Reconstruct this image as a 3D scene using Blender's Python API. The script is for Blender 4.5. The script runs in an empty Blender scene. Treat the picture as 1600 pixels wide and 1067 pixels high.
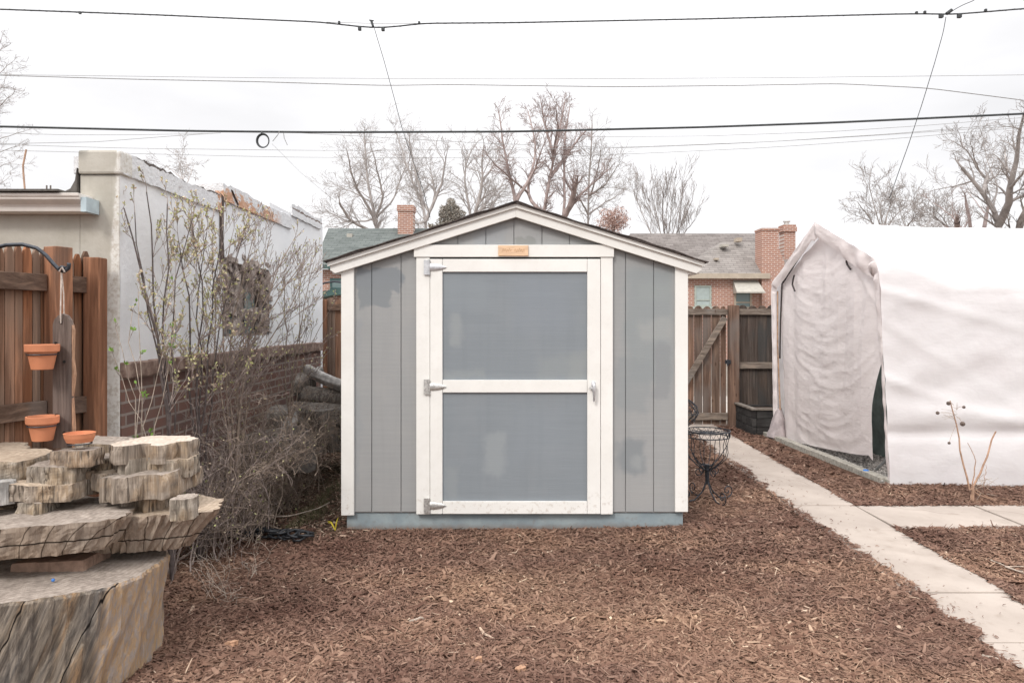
import bpy, math, random
import numpy as np
from mathutils import Vector, Matrix, noise as mnoise

# ------------------------------------------------------------------ camera, world, sun
scn = bpy.context.scene
F = 1102.5            # focal length in pixels of the 1600 px wide photograph
CH = 1.465            # camera height
HY = 505.0            # horizon row
cam_d = bpy.data.cameras.new('camera'); cam = bpy.data.objects.new('camera', cam_d)
scn.collection.objects.link(cam); scn.camera = cam
cam.location = (0, 0, CH); cam.rotation_euler = (math.radians(90), 0, 0)
cam_d.sensor_width = 36; cam_d.lens = 36 * F / 1600
cam_d.shift_y = -(533.5 - HY) / 1600
cam_d.clip_start = 0.05; cam_d.clip_end = 2000

SUN = Vector((-0.42, -0.72, 0.80)).normalized()
w = bpy.data.worlds.new('World'); scn.world = w; w.use_nodes = True
nt = w.node_tree; nt.nodes.clear()
out = nt.nodes.new('ShaderNodeOutputWorld'); bg = nt.nodes.new('ShaderNodeBackground')
sky = nt.nodes.new('ShaderNodeTexSky'); sky.sky_type = 'NISHITA'; sky.sun_disc = False
sky.sun_elevation = math.asin(SUN.z); sky.sun_rotation = math.atan2(SUN.x, SUN.y)
sky.air_density = 1.0; sky.dust_density = 4.0
tc = nt.nodes.new('ShaderNodeTexCoord'); sep = nt.nodes.new('ShaderNodeSeparateXYZ')
nt.links.new(tc.outputs['Generated'], sep.inputs[0])
mr = nt.nodes.new('ShaderNodeMapRange')            # overcast sky: brighter towards the zenith
mr.interpolation_type = 'SMOOTHSTEP'
mr.inputs['From Min'].default_value = 0.25; mr.inputs['From Max'].default_value = 1.0
mr.inputs['To Min'].default_value = 10.0; mr.inputs['To Max'].default_value = 25.0
nt.links.new(sep.outputs['Z'], mr.inputs['Value'])
cl = nt.nodes.new('ShaderNodeTexNoise'); cl.inputs['Scale'].default_value = 2.2; cl.inputs['Detail'].default_value = 5
mp = nt.nodes.new('ShaderNodeMapping'); mp.inputs['Scale'].default_value = (1, 1, 3.0)
nt.links.new(tc.outputs['Generated'], mp.inputs[0]); nt.links.new(mp.outputs[0], cl.inputs['Vector'])
cr = nt.nodes.new('ShaderNodeMapRange'); cr.inputs['From Min'].default_value = .3; cr.inputs['From Max'].default_value = .7
cr.inputs['To Min'].default_value = 0.80; cr.inputs['To Max'].default_value = 1.04
nt.links.new(cl.outputs['Fac'], cr.inputs['Value'])
mul = nt.nodes.new('ShaderNodeMath'); mul.operation = 'MULTIPLY'
nt.links.new(mr.outputs[0], mul.inputs[0]); nt.links.new(cr.outputs[0], mul.inputs[1])
comb = nt.nodes.new('ShaderNodeVectorMath'); comb.operation = 'SCALE'; comb.inputs[0].default_value = (1.0, .99, 1.0)
nt.links.new(mul.outputs[0], comb.inputs['Scale'])
mix = nt.nodes.new('ShaderNodeMixRGB'); mix.inputs[0].default_value = 0.93
nt.links.new(sky.outputs[0], mix.inputs[1]); nt.links.new(comb.outputs[0], mix.inputs[2])
nt.links.new(mix.outputs[0], bg.inputs[0]); bg.inputs[1].default_value = 0.1
nt.links.new(bg.outputs[0], out.inputs[0])

sd = bpy.data.lights.new('sun', 'SUN'); sd.energy = 1.5; sd.angle = math.radians(14); sd.color = (1, .955, .9)
so = bpy.data.objects.new('sun', sd); scn.collection.objects.link(so)
so.rotation_euler = SUN.to_track_quat('Z', 'Y').to_euler(); so.location = (3, -5, 9)
scn.view_settings.view_transform = 'Standard'; scn.view_settings.look = 'None'
scn.view_settings.exposure = 0.26; scn.view_settings.gamma = 1.0
scn.cycles.max_bounces = 8; scn.cycles.transparent_max_bounces = 8

# ------------------------------------------------------------------ helpers
C = scn.collection
def P(px, py, Y):
    return Vector(((px - 800) * Y / F, Y, CH - (py - HY) * Y / F))
def tag(o, label=None, cat=None, group=None, kind=None):
    if label: o['label'] = label
    if cat: o['category'] = cat
    if group: o['group'] = group
    if kind: o['kind'] = kind
    return o
ORG = {}
def thing(name, loc, label, cat, group=None):
    o = bpy.data.objects.new(name, None); C.objects.link(o); o.location = loc; o.empty_display_size = .2
    ORG[o] = Vector(loc); return tag(o, label, cat, group)

class MB:
    def __init__(s): s.v = []; s.f = []; s.m = []; s.cm = 0
    def add(s, vs, fs):
        b = len(s.v); s.v += [tuple(v) for v in vs]; s.f += [tuple(b + i for i in f) for f in fs]; s.m += [s.cm] * len(fs)
    def box(s, x0, x1, y0, y1, z0, z1):
        s.add([(x0,y0,z0),(x1,y0,z0),(x1,y1,z0),(x0,y1,z0),(x0,y0,z1),(x1,y0,z1),(x1,y1,z1),(x0,y1,z1)],
              [(0,3,2,1),(4,5,6,7),(0,1,5,4),(1,2,6,5),(2,3,7,6),(3,0,4,7)])
    def obox(s, c, ax, ay, az, hx, hy, hz):      # oriented box
        c = Vector(c); ax = Vector(ax).normalized(); ay = Vector(ay).normalized(); az = Vector(az).normalized()
        vs = [c + ax*hx*i + ay*hy*j + az*hz*k for k in (-1,1) for (i,j) in ((-1,-1),(1,-1),(1,1),(-1,1))]
        s.add(vs, [(0,3,2,1),(4,5,6,7),(0,1,5,4),(1,2,6,5),(2,3,7,6),(3,0,4,7)])
    def beam(s, a, b, w_, t, up=(0,0,1)):         # board from a to b, width along up, thickness across
        a = Vector(a); b = Vector(b); d = (b - a); L = d.length; d.normalize(); n = d.cross(Vector(up)).normalized(); u = n.cross(d)
        s.obox((a+b)/2, d, n, u, L/2, t/2, w_/2)
    def prism(s, poly, d):                        # poly: 3-D points, extruded by vector d
        n = len(poly); d = Vector(d); p = [Vector(q) for q in poly]
        s.add(p + [q + d for q in p], [tuple(range(n-1,-1,-1)), tuple(range(n, 2*n))] + [(i,(i+1)%n,n+(i+1)%n,n+i) for i in range(n)])
    def tube(s, pts, rad, n=8, closed=False, cap=True):
        pts = [Vector(p) for p in pts]; N = len(pts)
        if not hasattr(rad, '__len__'): rad = [rad] * N
        ref = None; vs = []
        for i, p in enumerate(pts):
            if closed: t = pts[(i+1) % N] - pts[i-1]
            else: t = pts[min(i+1, N-1)] - pts[max(i-1, 0)]
            if t.length < 1e-9: t = Vector((0,0,1))
            t.normalize()
            if ref is None: ref = t.orthogonal().normalized()
            ref = ref - t * ref.dot(t)
            if ref.length < 1e-6: ref = t.orthogonal()
            ref.normalize(); b = t.cross(ref)
            for k in range(n):
                a = 2*math.pi*k/n; vs.append(p + (ref*math.cos(a) + b*math.sin(a)) * rad[i])
        fs = []
        for i in range(N if closed else N-1):
            for k in range(n):
                j = (i+1) % N; fs.append((i*n+k, i*n+(k+1)%n, j*n+(k+1)%n, j*n+k))
        if cap and not closed: fs += [tuple(range(n-1,-1,-1)), tuple((N-1)*n+k for k in range(n))]
        s.add(vs, fs)
    def lathe(s, c, prof, n=24):
        c = Vector(c); vs = []
        for r, z in prof:
            for k in range(n):
                a = 2*math.pi*k/n; vs.append(c + Vector((r*math.cos(a), r*math.sin(a), z)))
        m = len(prof)
        s.add(vs, [(i*n+k, i*n+(k+1)%n, (i+1)*n+(k+1)%n, (i+1)*n+k) for i in range(m-1) for k in range(n)])
    def build(s, name, mats, parent=None, bevel=0, smooth=False, loc=None, label=None):
        vs = np.array(s.v, dtype=float).reshape(-1, 3)
        if parent is not None: org = ORG[parent]
        elif loc is not None: org = Vector(loc)
        else:
            org = Vector(((vs[:,0].min()+vs[:,0].max())/2, (vs[:,1].min()+vs[:,1].max())/2, vs[:,2].min()))
        me = bpy.data.meshes.new(name); me.from_pydata((vs - np.array(org)).tolist(), [], s.f)
        if not isinstance(mats, (list, tuple)): mats = [mats]
        for m in mats: me.materials.append(m)
        if len(mats) > 1: me.polygons.foreach_set('material_index', s.m)
        if smooth: me.polygons.foreach_set('use_smooth', [True]*len(me.polygons))
        me.validate(); me.update()
        o = bpy.data.objects.new(name, me); C.objects.link(o); ORG[o] = org
        if parent is not None: o.parent = parent
        else: o.location = org
        if bevel:
            b = o.modifiers.new('bevel', 'BEVEL'); b.width = bevel; b.segments = 2; b.limit_method = 'ANGLE'; b.angle_limit = math.radians(40)
        if label: o['label'] = label
        return o

def np_mesh(name, verts, loops, nper, mats, parent=None, smooth=False, loc=(0,0,0), midx=None):
    """big mesh from numpy: verts (N,3); loops flat index array; nper corners per face"""
    org = ORG[parent] if parent is not None else Vector(loc)
    me = bpy.data.meshes.new(name); nf = len(loops)//nper
    me.vertices.add(len(verts)); me.vertices.foreach_set('co', (verts - np.array(org)).astype(np.float32).ravel())
    me.loops.add(len(loops)); me.loops.foreach_set('vertex_index', loops.astype(np.int32))
    me.polygons.add(nf); me.polygons.foreach_set('loop_start', np.arange(0, nf*nper, nper, dtype=np.int32))
    try: me.polygons.foreach_set('loop_total', np.full(nf, nper, dtype=np.int32))
    except Exception: pass
    for m in (mats if isinstance(mats, (list, tuple)) else [mats]): me.materials.append(m)
    if midx is not None: me.polygons.foreach_set('material_index', midx.astype(np.int32))
    if smooth: me.polygons.foreach_set('use_smooth', np.ones(nf, dtype=bool))
    me.update(calc_edges=True)
    o = bpy.data.objects.new(name, me); C.objects.link(o); ORG[o] = org
    if parent is not None: o.parent = parent
    else: o.location = org
    return o

def tubes_np(name, lines, sides, mat, parent=None, loc=(0,0,0)):
    """lines: list of (pts, radii); batches by point count"""
    by = {}
    for pts, rad in lines: by.setdefault(len(pts), []).append((pts, rad))
    V = []; L = []; base = 0
    for n, items in by.items():
        p = np.array([[tuple(q) for q in it[0]] for it in items], dtype=float); r = np.array([it[1] for it in items], dtype=float)
        t = np.empty_like(p); t[:,1:-1] = p[:,2:] - p[:,:-2]; t[:,0] = p[:,1]-p[:,0]; t[:,-1] = p[:,-1]-p[:,-2]
        t /= np.linalg.norm(t, axis=2, keepdims=True) + 1e-9
        ref = np.zeros_like(t); ref[...] = (0.31, 0.9, 0.28)
        a = np.cross(t, ref); a /= np.linalg.norm(a, axis=2, keepdims=True) + 1e-9
        b = np.cross(t, a)
        ang = np.arange(sides) * 2*np.pi/sides
        vs = p[:,:,None,:] + r[:,:,None,None] * (a[:,:,None,:]*np.cos(ang)[None,None,:,None] + b[:,:,None,:]*np.sin(ang)[None,None,:,None])
        M = len(items); V.append(vs.reshape(-1, 3))
        idx = (np.arange(M*n*sides) + base).reshape(M, n, sides)
        q = np.stack([idx[:,:-1,:], np.roll(idx, -1, 2)[:,:-1,:], np.roll(idx, -1, 2)[:,1:,:], idx[:,1:,:]], -1)
        L.append(q.reshape(-1)); base += M*n*sides
    return np_mesh(name, np.concatenate(V), np.concatenate(L), 4, mat, parent, True, loc)

def _h(ix, iy, seed):
    h = (ix.astype(np.int64)*374761393 + iy.astype(np.int64)*668265263 + seed*982451653) & 0x7fffffff
    h = ((h ^ (h >> 13)) * 1274126177) & 0x7fffffff
    return ((h ^ (h >> 16)) & 0xffff) / 65535.0
def vn(x, y, seed=0):                            # 2-D value noise 0..1
    x = np.asarray(x, float); y = np.asarray(y, float); ix = np.floor(x); iy = np.floor(y); fx = x-ix; fy = y-iy
    fx = fx*fx*(3-2*fx); fy = fy*fy*(3-2*fy)
    a = _h(ix,iy,seed); b = _h(ix+1,iy,seed); c = _h(ix,iy+1,seed); d = _h(ix+1,iy+1,seed)
    return (a*(1-fx)+b*fx)*(1-fy) + (c*(1-fx)+d*fx)*fy
def fbm(x, y, seed=0, o=4):
    s = 0; a = .5
    for i in range(o): s = s + a*vn(np.asarray(x)*2**i, np.asarray(y)*2**i, seed+i); a *= .5
    return s / (1 - .5**o)

# ------------------------------------------------------------------ materials
class G:
    """small node graph builder"""
    def __init__(s, name, rough=.8, spec=.3, metal=0):
        s.m = bpy.data.materials.new(name); s.m.use_nodes = True; s.t = s.m.node_tree; s.t.nodes.clear()
        s.out = s.t.nodes.new('ShaderNodeOutputMaterial'); s.b = s.t.nodes.new('ShaderNodeBsdfPrincipled')
        s.b.inputs['Roughness'].default_value = rough; s.b.inputs['Specular IOR Level'].default_value = spec; s.b.inputs['Metallic'].default_value = metal
        s.t.links.new(s.b.outputs[0], s.out.inputs[0]); s.tc = s.t.nodes.new('ShaderNodeTexCoord'); s.co = s.tc.outputs['Object']
    def L(s, a, b): s.t.links.new(a, b)
    def map(s, scale=(1,1,1), loc=(0,0,0), rot=(0,0,0), src=None):
        n = s.t.nodes.new('ShaderNodeMapping'); n.inputs['Scale'].default_value = scale; n.inputs['Location'].default_value = loc; n.inputs['Rotation'].default_value = rot
        s.L(src or s.co, n.inputs[0]); return n.outputs[0]
    def noise(s, scale=5, detail=4, rough=.55, vec=None, dist=0):
        n = s.t.nodes.new('ShaderNodeTexNoise'); n.inputs['Scale'].default_value = scale; n.inputs['Detail'].default_value = detail
        n.inputs['Roughness'].default_value = rough; n.inputs['Distortion'].default_value = dist; s.L(vec or s.co, n.inputs['Vector']); return n.outputs['Fac']
    def vor(s, scale=5, feat='DISTANCE_TO_EDGE', vec=None, rand=1):
        n = s.t.nodes.new('ShaderNodeTexVoronoi'); n.feature = feat; n.inputs['Scale'].default_value = scale; n.inputs['Randomness'].default_value = rand
        s.L(vec or s.co, n.inputs['Vector']); return n.outputs['Distance']
    def mr(s, f, a, b, c=0, d=1):
        n = s.t.nodes.new('ShaderNodeMapRange'); n.interpolation_type = 'SMOOTHSTEP'
        for k, v in (('From Min', a), ('From Max', b), ('To Min', c), ('To Max', d)): n.inputs[k].default_value = v
        s.L(f, n.inputs['Value']); return n.outputs[0]
    def mix(s, f, a, b, mode='MIX'):
        n = s.t.nodes.new('ShaderNodeMixRGB'); n.blend_type = mode
        if isinstance(f, (int, float)): n.inputs[0].default_value = f
        else: s.L(f, n.inputs[0])
        for i, c in ((1, a), (2, b)):
            if isinstance(c, (tuple, list)): n.inputs[i].default_value = (*c, 1)
            elif isinstance(c, (int, float)): n.inputs[i].default_value = (c, c, c, 1)
            else: s.L(c, n.inputs[i])
        return n.outputs[0]
    def math(s, op, a, b=0):
        n = s.t.nodes.new('ShaderNodeMath'); n.operation = op
        for i, c in ((0, a), (1, b)):
            if isinstance(c, (int, float)): n.inputs[i].default_value = c
            else: s.L(c, n.inputs[i])
        return n.outputs[0]
    def ramp(s, f, stops):
        n = s.t.nodes.new('ShaderNodeValToRGB'); e = n.color_ramp.elements
        while len(e) < len(stops): e.new(.5)
        for el, (p, c) in zip(e, stops): el.position = p; el.color = (*c, 1)
        s.L(f, n.inputs[0]); return n.outputs[0]
    def line(s, scale, src, thr, seed=0):          # thin wandering split lines, broken here and there
        n = s.noise(1, 2, .5, s.map(scale, loc=(seed, seed*2, seed), src=src)); a = s.math('ABSOLUTE', s.math('SUBTRACT', n, .5))
        brk = s.noise(1, 2, .5, s.map(tuple(k*.7 for k in scale[:2]) + (scale[2]*3,), loc=(9+seed, 4, 2), src=src))
        return s.math('ADD', a, s.mr(brk, thr-.04, thr, 0, .1))
    def island(s): return s.t.nodes.new('ShaderNodeNewGeometry').outputs['Random Per Island']
    def xyz(s, src=None):
        n = s.t.nodes.new('ShaderNodeSeparateXYZ'); s.L(src or s.co, n.inputs[0]); return n.outputs
    def comb(s, x, y, z=0):
        n = s.t.nodes.new('ShaderNodeCombineXYZ')
        for i, c in enumerate((x, y, z)):
            if isinstance(c, (int, float)): n.inputs[i].default_value = c
            else: s.L(c, n.inputs[i])
        return n.outputs[0]
    def bump(s, h, strength=.4, dist=.01):
        n = s.t.nodes.new('ShaderNodeBump'); n.inputs['Strength'].default_value = strength; n.inputs['Distance'].default_value = dist
        s.L(h, n.inputs['Height'])
        if s.b.inputs['Normal'].is_linked: s.L(s.b.inputs['Normal'].links[0].from_socket, n.inputs['Normal'])
        s.L(n.outputs[0], s.b.inputs['Normal'])
    def col(s, c):
        if isinstance(c, (tuple, list)): s.b.inputs['Base Color'].default_value = (*c, 1)
        else: s.L(c, s.b.inputs['Base Color'])
        return s.m

def simple(name, c, rough=.7, var=.2, scale=8, bump=.2, spec=.3, metal=0, stretch=(1,1,1), bd=.005):
    g = G(name, rough, spec, metal); n = g.noise(scale, 5, .6, g.map(stretch))
    d = tuple(x*(1-var) for x in c); e = tuple(min(1, x*(1+var)) for x in c)
    if bump: g.bump(n, bump, bd)
    return g.col(g.mix(g.mr(n, .3, .7), d, e))

def brickmat(name, axis, c1, c2, mortar, bw=.2, bh=.0678, ms=.01, bump=.5, grime=.3, off=(0,0)):
    g = G(name, .9); x = g.xyz(); u = x[0] if axis == 'x' else x[1]
    v = g.comb(u, x[2]); v = g.map((1,1,1), (off[0], off[1], 0), src=v)
    b = g.t.nodes.new('ShaderNodeTexBrick'); g.L(v, b.inputs['Vector'])
    b.inputs['Scale'].default_value = 1; b.inputs['Brick Width'].default_value = bw; b.inputs['Row Height'].default_value = bh
    b.inputs['Mortar Size'].default_value = ms; b.inputs['Mortar Smooth'].default_value = .3; b.inputs['Bias'].default_value = 0
    b.inputs['Color1'].default_value = (*c1, 1); b.inputs['Color2'].default_value = (*c2, 1); b.inputs['Mortar'].default_value = (*mortar, 1)
    n = g.noise(14, 5, .6); c = g.mix(g.mr(n, .35, .75, 0, grime), b.outputs['Color'], tuple(k*.55 for k in mortar))
    g.bump(b.outputs['Fac'], -bump, .008); g.bump(g.noise(60, 4), .3, .004)
    return g.col(c)

def woodmat(name, cols, grain=(30, 30, 1.6), crack=.5, rough=.85, weather=None):
    g = G(name, rough, .15); r = g.island()
    sh = g.t.nodes.new('ShaderNodeVectorMath'); sh.operation = 'ADD'; g.L(g.co, sh.inputs[0]); g.L(g.comb(g.math('MULTIPLY', r, 13.7), g.math('MULTIPLY', r, 7.1), g.math('MULTIPLY', r, 5.3)), sh.inputs[1])
    v = sh.outputs[0]
    n = g.noise(1, 6, .62, g.map(grain, src=v), .6); n2 = g.noise(1, 4, .6, g.map(tuple(k*3.1 for k in grain), src=v)); big = g.noise(3.2, 3, .5, g.map((1,1,.45), src=v))
    k = len(cols); base = g.ramp(r, [(i/(k-1), c) for i, c in enumerate(cols)])
    base.node.color_ramp.interpolation = 'LINEAR'
    c = g.mix(g.mr(n, .36, .64, 0, .8), base, g.mix(.75, base, (.30,.24,.22), 'MULTIPLY')); c = g.mix(g.mr(n, .46, .36, 0, .45), c, g.mix(1, base, (1.5,1.4,1.3), 'MULTIPLY'))
    c = g.mix(g.mr(n2, .5, .72, 0, .3), c, (.03,.022,.02))
    if weather: c = g.mix(g.mr(big, .47, .68, 0, .75), c, weather); kn = g.vor(3.5, 'F1', g.map((2.2, 2.2, 1), src=v)); c = g.mix(g.mr(kn, .13, .05, 0, .7), c, (.07,.04,.03))
    g.bump(n, crack, .006); g.bump(n2, crack*.5, .003)
    return g.col(c)

M = {}
# shed paint: base grey, repainted blotches where they sit on the boards
def rectmask(g, x0, x1, z0, z1, soft=.03, seed=0):
    x = g.xyz(); n = g.noise(6, 3, .6, g.map(loc=(seed*3.1, 0, seed*1.7))); dx = g.math('MULTIPLY', g.math('SUBTRACT', n, .5), .16)
    xs = g.math('ADD', x[0], dx); zs = g.math('ADD', x[2], dx)
    a = g.math('MULTIPLY', g.mr(xs, x0-soft, x0+soft), g.mr(xs, x1-soft, x1+soft, 1, 0)); b = g.math('MULTIPLY', g.mr(zs, z0-soft, z0+soft), g.mr(zs, z1-soft, z1+soft, 1, 0))
    return g.math('MULTIPLY', a, b)
def sx(px): return (px-800)/220.5
def sz(py): return CH - (py-HY)/220.5
def siding(name, base, patches, streak=.025):
    g = G(name, .75, .25); n = g.noise(1, 5, .6, g.map((1.3, 1, 46))); big = g.noise(2.3, 4, .6)
    fine = g.noise(1, 3, .6, g.map((9, 9, 210)))
    c = g.mix(g.mr(n, .35, .7), tuple(k*(1-streak) for k in base), tuple(k*(1+streak) for k in base))
    c = g.mix(g.mr(big, .45, .65, 0, .45), c, tuple(k*a for k, a in zip(base, (1.1, 1.07, 1.05))))
    c = g.mix(g.mr(fine, .56, .74, 0, .16), c, tuple(k*1.3 for k in base)); vs_ = g.noise(1, 4, .6, g.map((16, 1, .9))); c = g.mix(g.mr(vs_, .45, .7, 0, .22), c, tuple(k*.84 for k in base))
    for i, (x0, x1, z0, z1, col, amt, soft) in enumerate(patches):
        c = g.mix(g.math('MULTIPLY', rectmask(g, x0, x1, z0, z1, soft, i+1), amt), c, col)
    g.bump(fine, .35, .0025); g.bump(n, .15, .003)
    return g.col(c)
GR = (.325, .331, .331); BL = (.235, .262, .284)
def pt(a, b, c, d, col, amt=.9, soft=.02): return (sx(a), sx(b), sz(d), sz(c), tuple(k*.86 for k in col), amt, soft)
M['siding'] = siding('siding_paint', GR, [
    pt(556, 628, 417, 455, (.262,.285,.305), .95, .012), pt(562, 610, 445, 480, (.268,.29,.305), .95, .012), pt(553,560,500,760,(.33,.35,.365),.7,.03),
    pt(803, 835, 372, 385, (.29,.30,.29), .8, .012), pt(745,790,350,385,(.35,.37,.39),.6,.03),
    pt(978, 1052, 418, 600, (.30,.335,.345), .7, .05), pt(1000, 1050, 440, 470, (.34,.37,.37), .7, .04), pt(1000,1050,500,530,(.42,.43,.42),.5,.04),
    pt(1024, 1050, 540, 620, (.30,.315,.325), .75, .02), pt(960, 1018, 560, 642, (.305,.33,.34), .65, .03), pt(962, 1008, 690, 742, (.262,.285,.30), .85, .03),
    pt(985, 1000, 715, 740, (.40,.42,.42), .5, .03), pt(958,972,650,800,(.40,.40,.40),.4,.03)])
M['door'] = siding('door_paint', BL, [
    pt(703, 722, 490, 540, (.36,.385,.39), .6, .03), pt(690, 760, 578, 592, (.34,.37,.375), .5, .03), pt(757, 787, 680, 742, (.355,.385,.40), .65, .03),
    pt(693,715,730,780,(.33,.36,.37),.5,.03), pt(890,917,550,592,(.35,.37,.365),.45,.04), pt(692,760,425,480,(.30,.335,.36),.5,.06), pt(840,915,560,590,(.33,.36,.36),.4,.05),
    pt(800,890,430,520,(.295,.33,.375),.35,.09), pt(800,880,640,720,(.30,.335,.37),.35,.09)])
g = G('plinth_paint', .8, .2); n = g.noise(4, 5, .6); n2 = g.noise(22, 4, .6)
c = g.mix(g.mr(n, .35, .7), (.24,.29,.315), (.33,.385,.40)); c = g.mix(g.mr(n2, .55, .72, 0, .4), c, (.22,.20,.18)); zl = g.math('ADD', g.xyz()[2], g.math('MULTIPLY', g.noise(9, 5, .7), .07)); c = g.mix(g.mr(zl, .085, .03, 0, .7), c, (.20,.15,.12)); g.bump(n2, .2, .004); M['plinth'] = g.col(c)
g = G('trim_paint', .55, .3); n = g.noise(1, 5, .6, g.map((40, 40, 40))); n2 = g.noise(3, 4, .6); st = g.noise(1, 3, .5, g.map((3, 3, 60)))
z = g.xyz()[2]; low = g.mr(z, .12, .35, 1, 0); c = g.mix(g.mr(n2, .35, .7), (.78,.77,.735), (.84,.833,.80))
c = g.mix(g.math('MULTIPLY', g.mr(n, .52, .68), g.math('ADD', g.math('MULTIPLY', low, .35), .05)), c, (.42,.34,.27)); g.bump(st, .12, .002); g.bump(n, .1, .001); M['trim'] = g.col(c)
M['plaque'] = simple('plaque_wood', (.72, .50, .33), .6, .18, 6, .1, stretch=(2, 2, 30)); M['engrave'] = simple('engraved_line', (.58,.39,.24), .8, .1, 20, 0)
M['shingle_edge'] = simple('shed_shingle', (.085,.07,.065), .95, .4, 40, .5)
M['metal'] = simple('galvanised_metal', (.62,.62,.60), .42, .25, 60, .1, .5, .75)
M['metal_white'] = simple('pale_handle_metal', (.66,.67,.69), .35, .15, 30, .05, .5, .6)
M['black_hole'] = simple('dark_gap', (.02,.018,.016), 1, .2, 8, 0)
# ground
g = G('mulch_ground', .95, .1); v = g.map((1, 1, 1)); n = g.noise(3, 5, .6); f1 = g.noise(1, 5, .7, g.map((60, 130, 60), rot=(0,0,.4))); f2 = g.noise(1, 5, .7, g.map((140, 60, 60), rot=(0,0,1.1)))
c = g.ramp(g.math('MULTIPLY', g.math('ADD', f1, f2), .5), [(.3, (.035,.02,.015)), (.5, (.13,.076,.055)), (.62, (.22,.135,.098)), (.75, (.34,.23,.165))])
x = g.xyz(); soil = g.math('MULTIPLY', g.mr(x[0], -1.0, -1.35), g.mr(x[1], 4.75, 5.1)); ns = g.noise(9, 5, .65); ng = g.noise(1.6, 3, .6)
sc = g.mix(g.mr(ns, .35, .7), (.045,.03,.022), (.15,.11,.08)); sc = g.mix(g.math('MULTIPLY', g.mr(ng, .4, .6), g.mr(g.noise(40, 4), .4, .65)), sc, (.095,.10,.05))
c = g.mix(soil, c, sc); far = g.mr(x[1], 10.1, 10.4); c = g.mix(far, c, g.mix(g.noise(2, 5), (.22,.19,.16), (.34,.30,.26)))
g.bump(g.math('ADD', f1, f2), .9, .02); M['ground'] = g.col(c)
g = G('mulch_chips', .88, .12); r = g.island(); big = g.noise(.75, 4, .6, g.map((1, 1.5, 0), loc=(3.3,1.2,0))); sm = g.noise(90, 3)
c = g.ramp(r, [(0, (.100,.054,.040)), (.25, (.148,.084,.062)), (.6, (.192,.115,.085)), (.92, (.232,.145,.109)), (.985, (.29,.19,.14)), (1, (.46,.35,.27))])
c = g.mix(g.mr(big, .48, .62, .0, .95), c, g.mix(1, c, (1.34,1.36,1.28), 'MULTIPLY')); c = g.mix(g.mr(big, .50, .36, 0, .85), c, g.mix(1, c, (.68,.62,.62), 'MULTIPLY'))
pw = g.xyz(); px_ = g.math('MULTIPLY', g.math('SUBTRACT', pw[0], .5), 1.0); py_ = g.math('MULTIPLY', g.math('SUBTRACT', pw[1], 3.85), 2.1)
dd = g.math('ADD', g.math('ADD', g.math('MULTIPLY', px_, px_), g.math('MULTIPLY', py_, py_)), g.math('MULTIPLY', g.math('SUBTRACT', g.noise(2.2, 4, .6), .5), 1.6)); c = g.mix(g.mr(dd, 1.15, .35, 0, .85), c, g.mix(1, c, (1.28,1.32,1.26), 'MULTIPLY'))      # dry, paler patch in front of the shed
c = g.mix(g.mr(sm, .5, .8, 0, .35), c, (.05,.03,.02)); M['chips'] = g.col(c)
g = G('concrete', .9, .15); n = g.noise(1.6, 5, .6); n2 = g.noise(120, 3, .6); n3 = g.noise(9, 5, .6); c = g.mix(g.mr(n, .3, .7), (.365,.313,.274), (.46,.40,.352)); c = g.mix(g.mr(n2, .6, .8, 0, .45), c, (.20,.17,.15))
c = g.mix(g.mr(n3, .55, .75, 0, .45), c, (.27,.22,.18)); c = g.mix(g.mr(g.noise(1.1, 6, .7), .52, .62, 0, .25), c, (.28,.235,.20)); hc = g.line((1.2,1.2,1), g.co, .5); c = g.mix(g.mr(hc, .004, .001, 0, .55), c, (.16,.12,.10)); g.bump(n2, .3, .002); M['concrete'] = g.col(c)
M['joint'] = simple('joint_dirt', (.10,.075,.06), .95, .3, 30, .2)
M['curb'] = simple('curb_stone', (.34,.32,.28), .95, .3, 30, .5)
M['gravel'] = simple('gravel_stone', (.40,.38,.35), .9, .4, 20, .3)
g = G('gravel_pieces', .9); M['gravel2'] = g.col(g.ramp(g.island(), [(0,(.22,.21,.20)), (.5,(.42,.40,.38)), (1,(.64,.61,.58))]))
M['alley'] = simple('alley_concrete', (.42,.38,.34), .9, .15, 3, .2)
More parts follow.
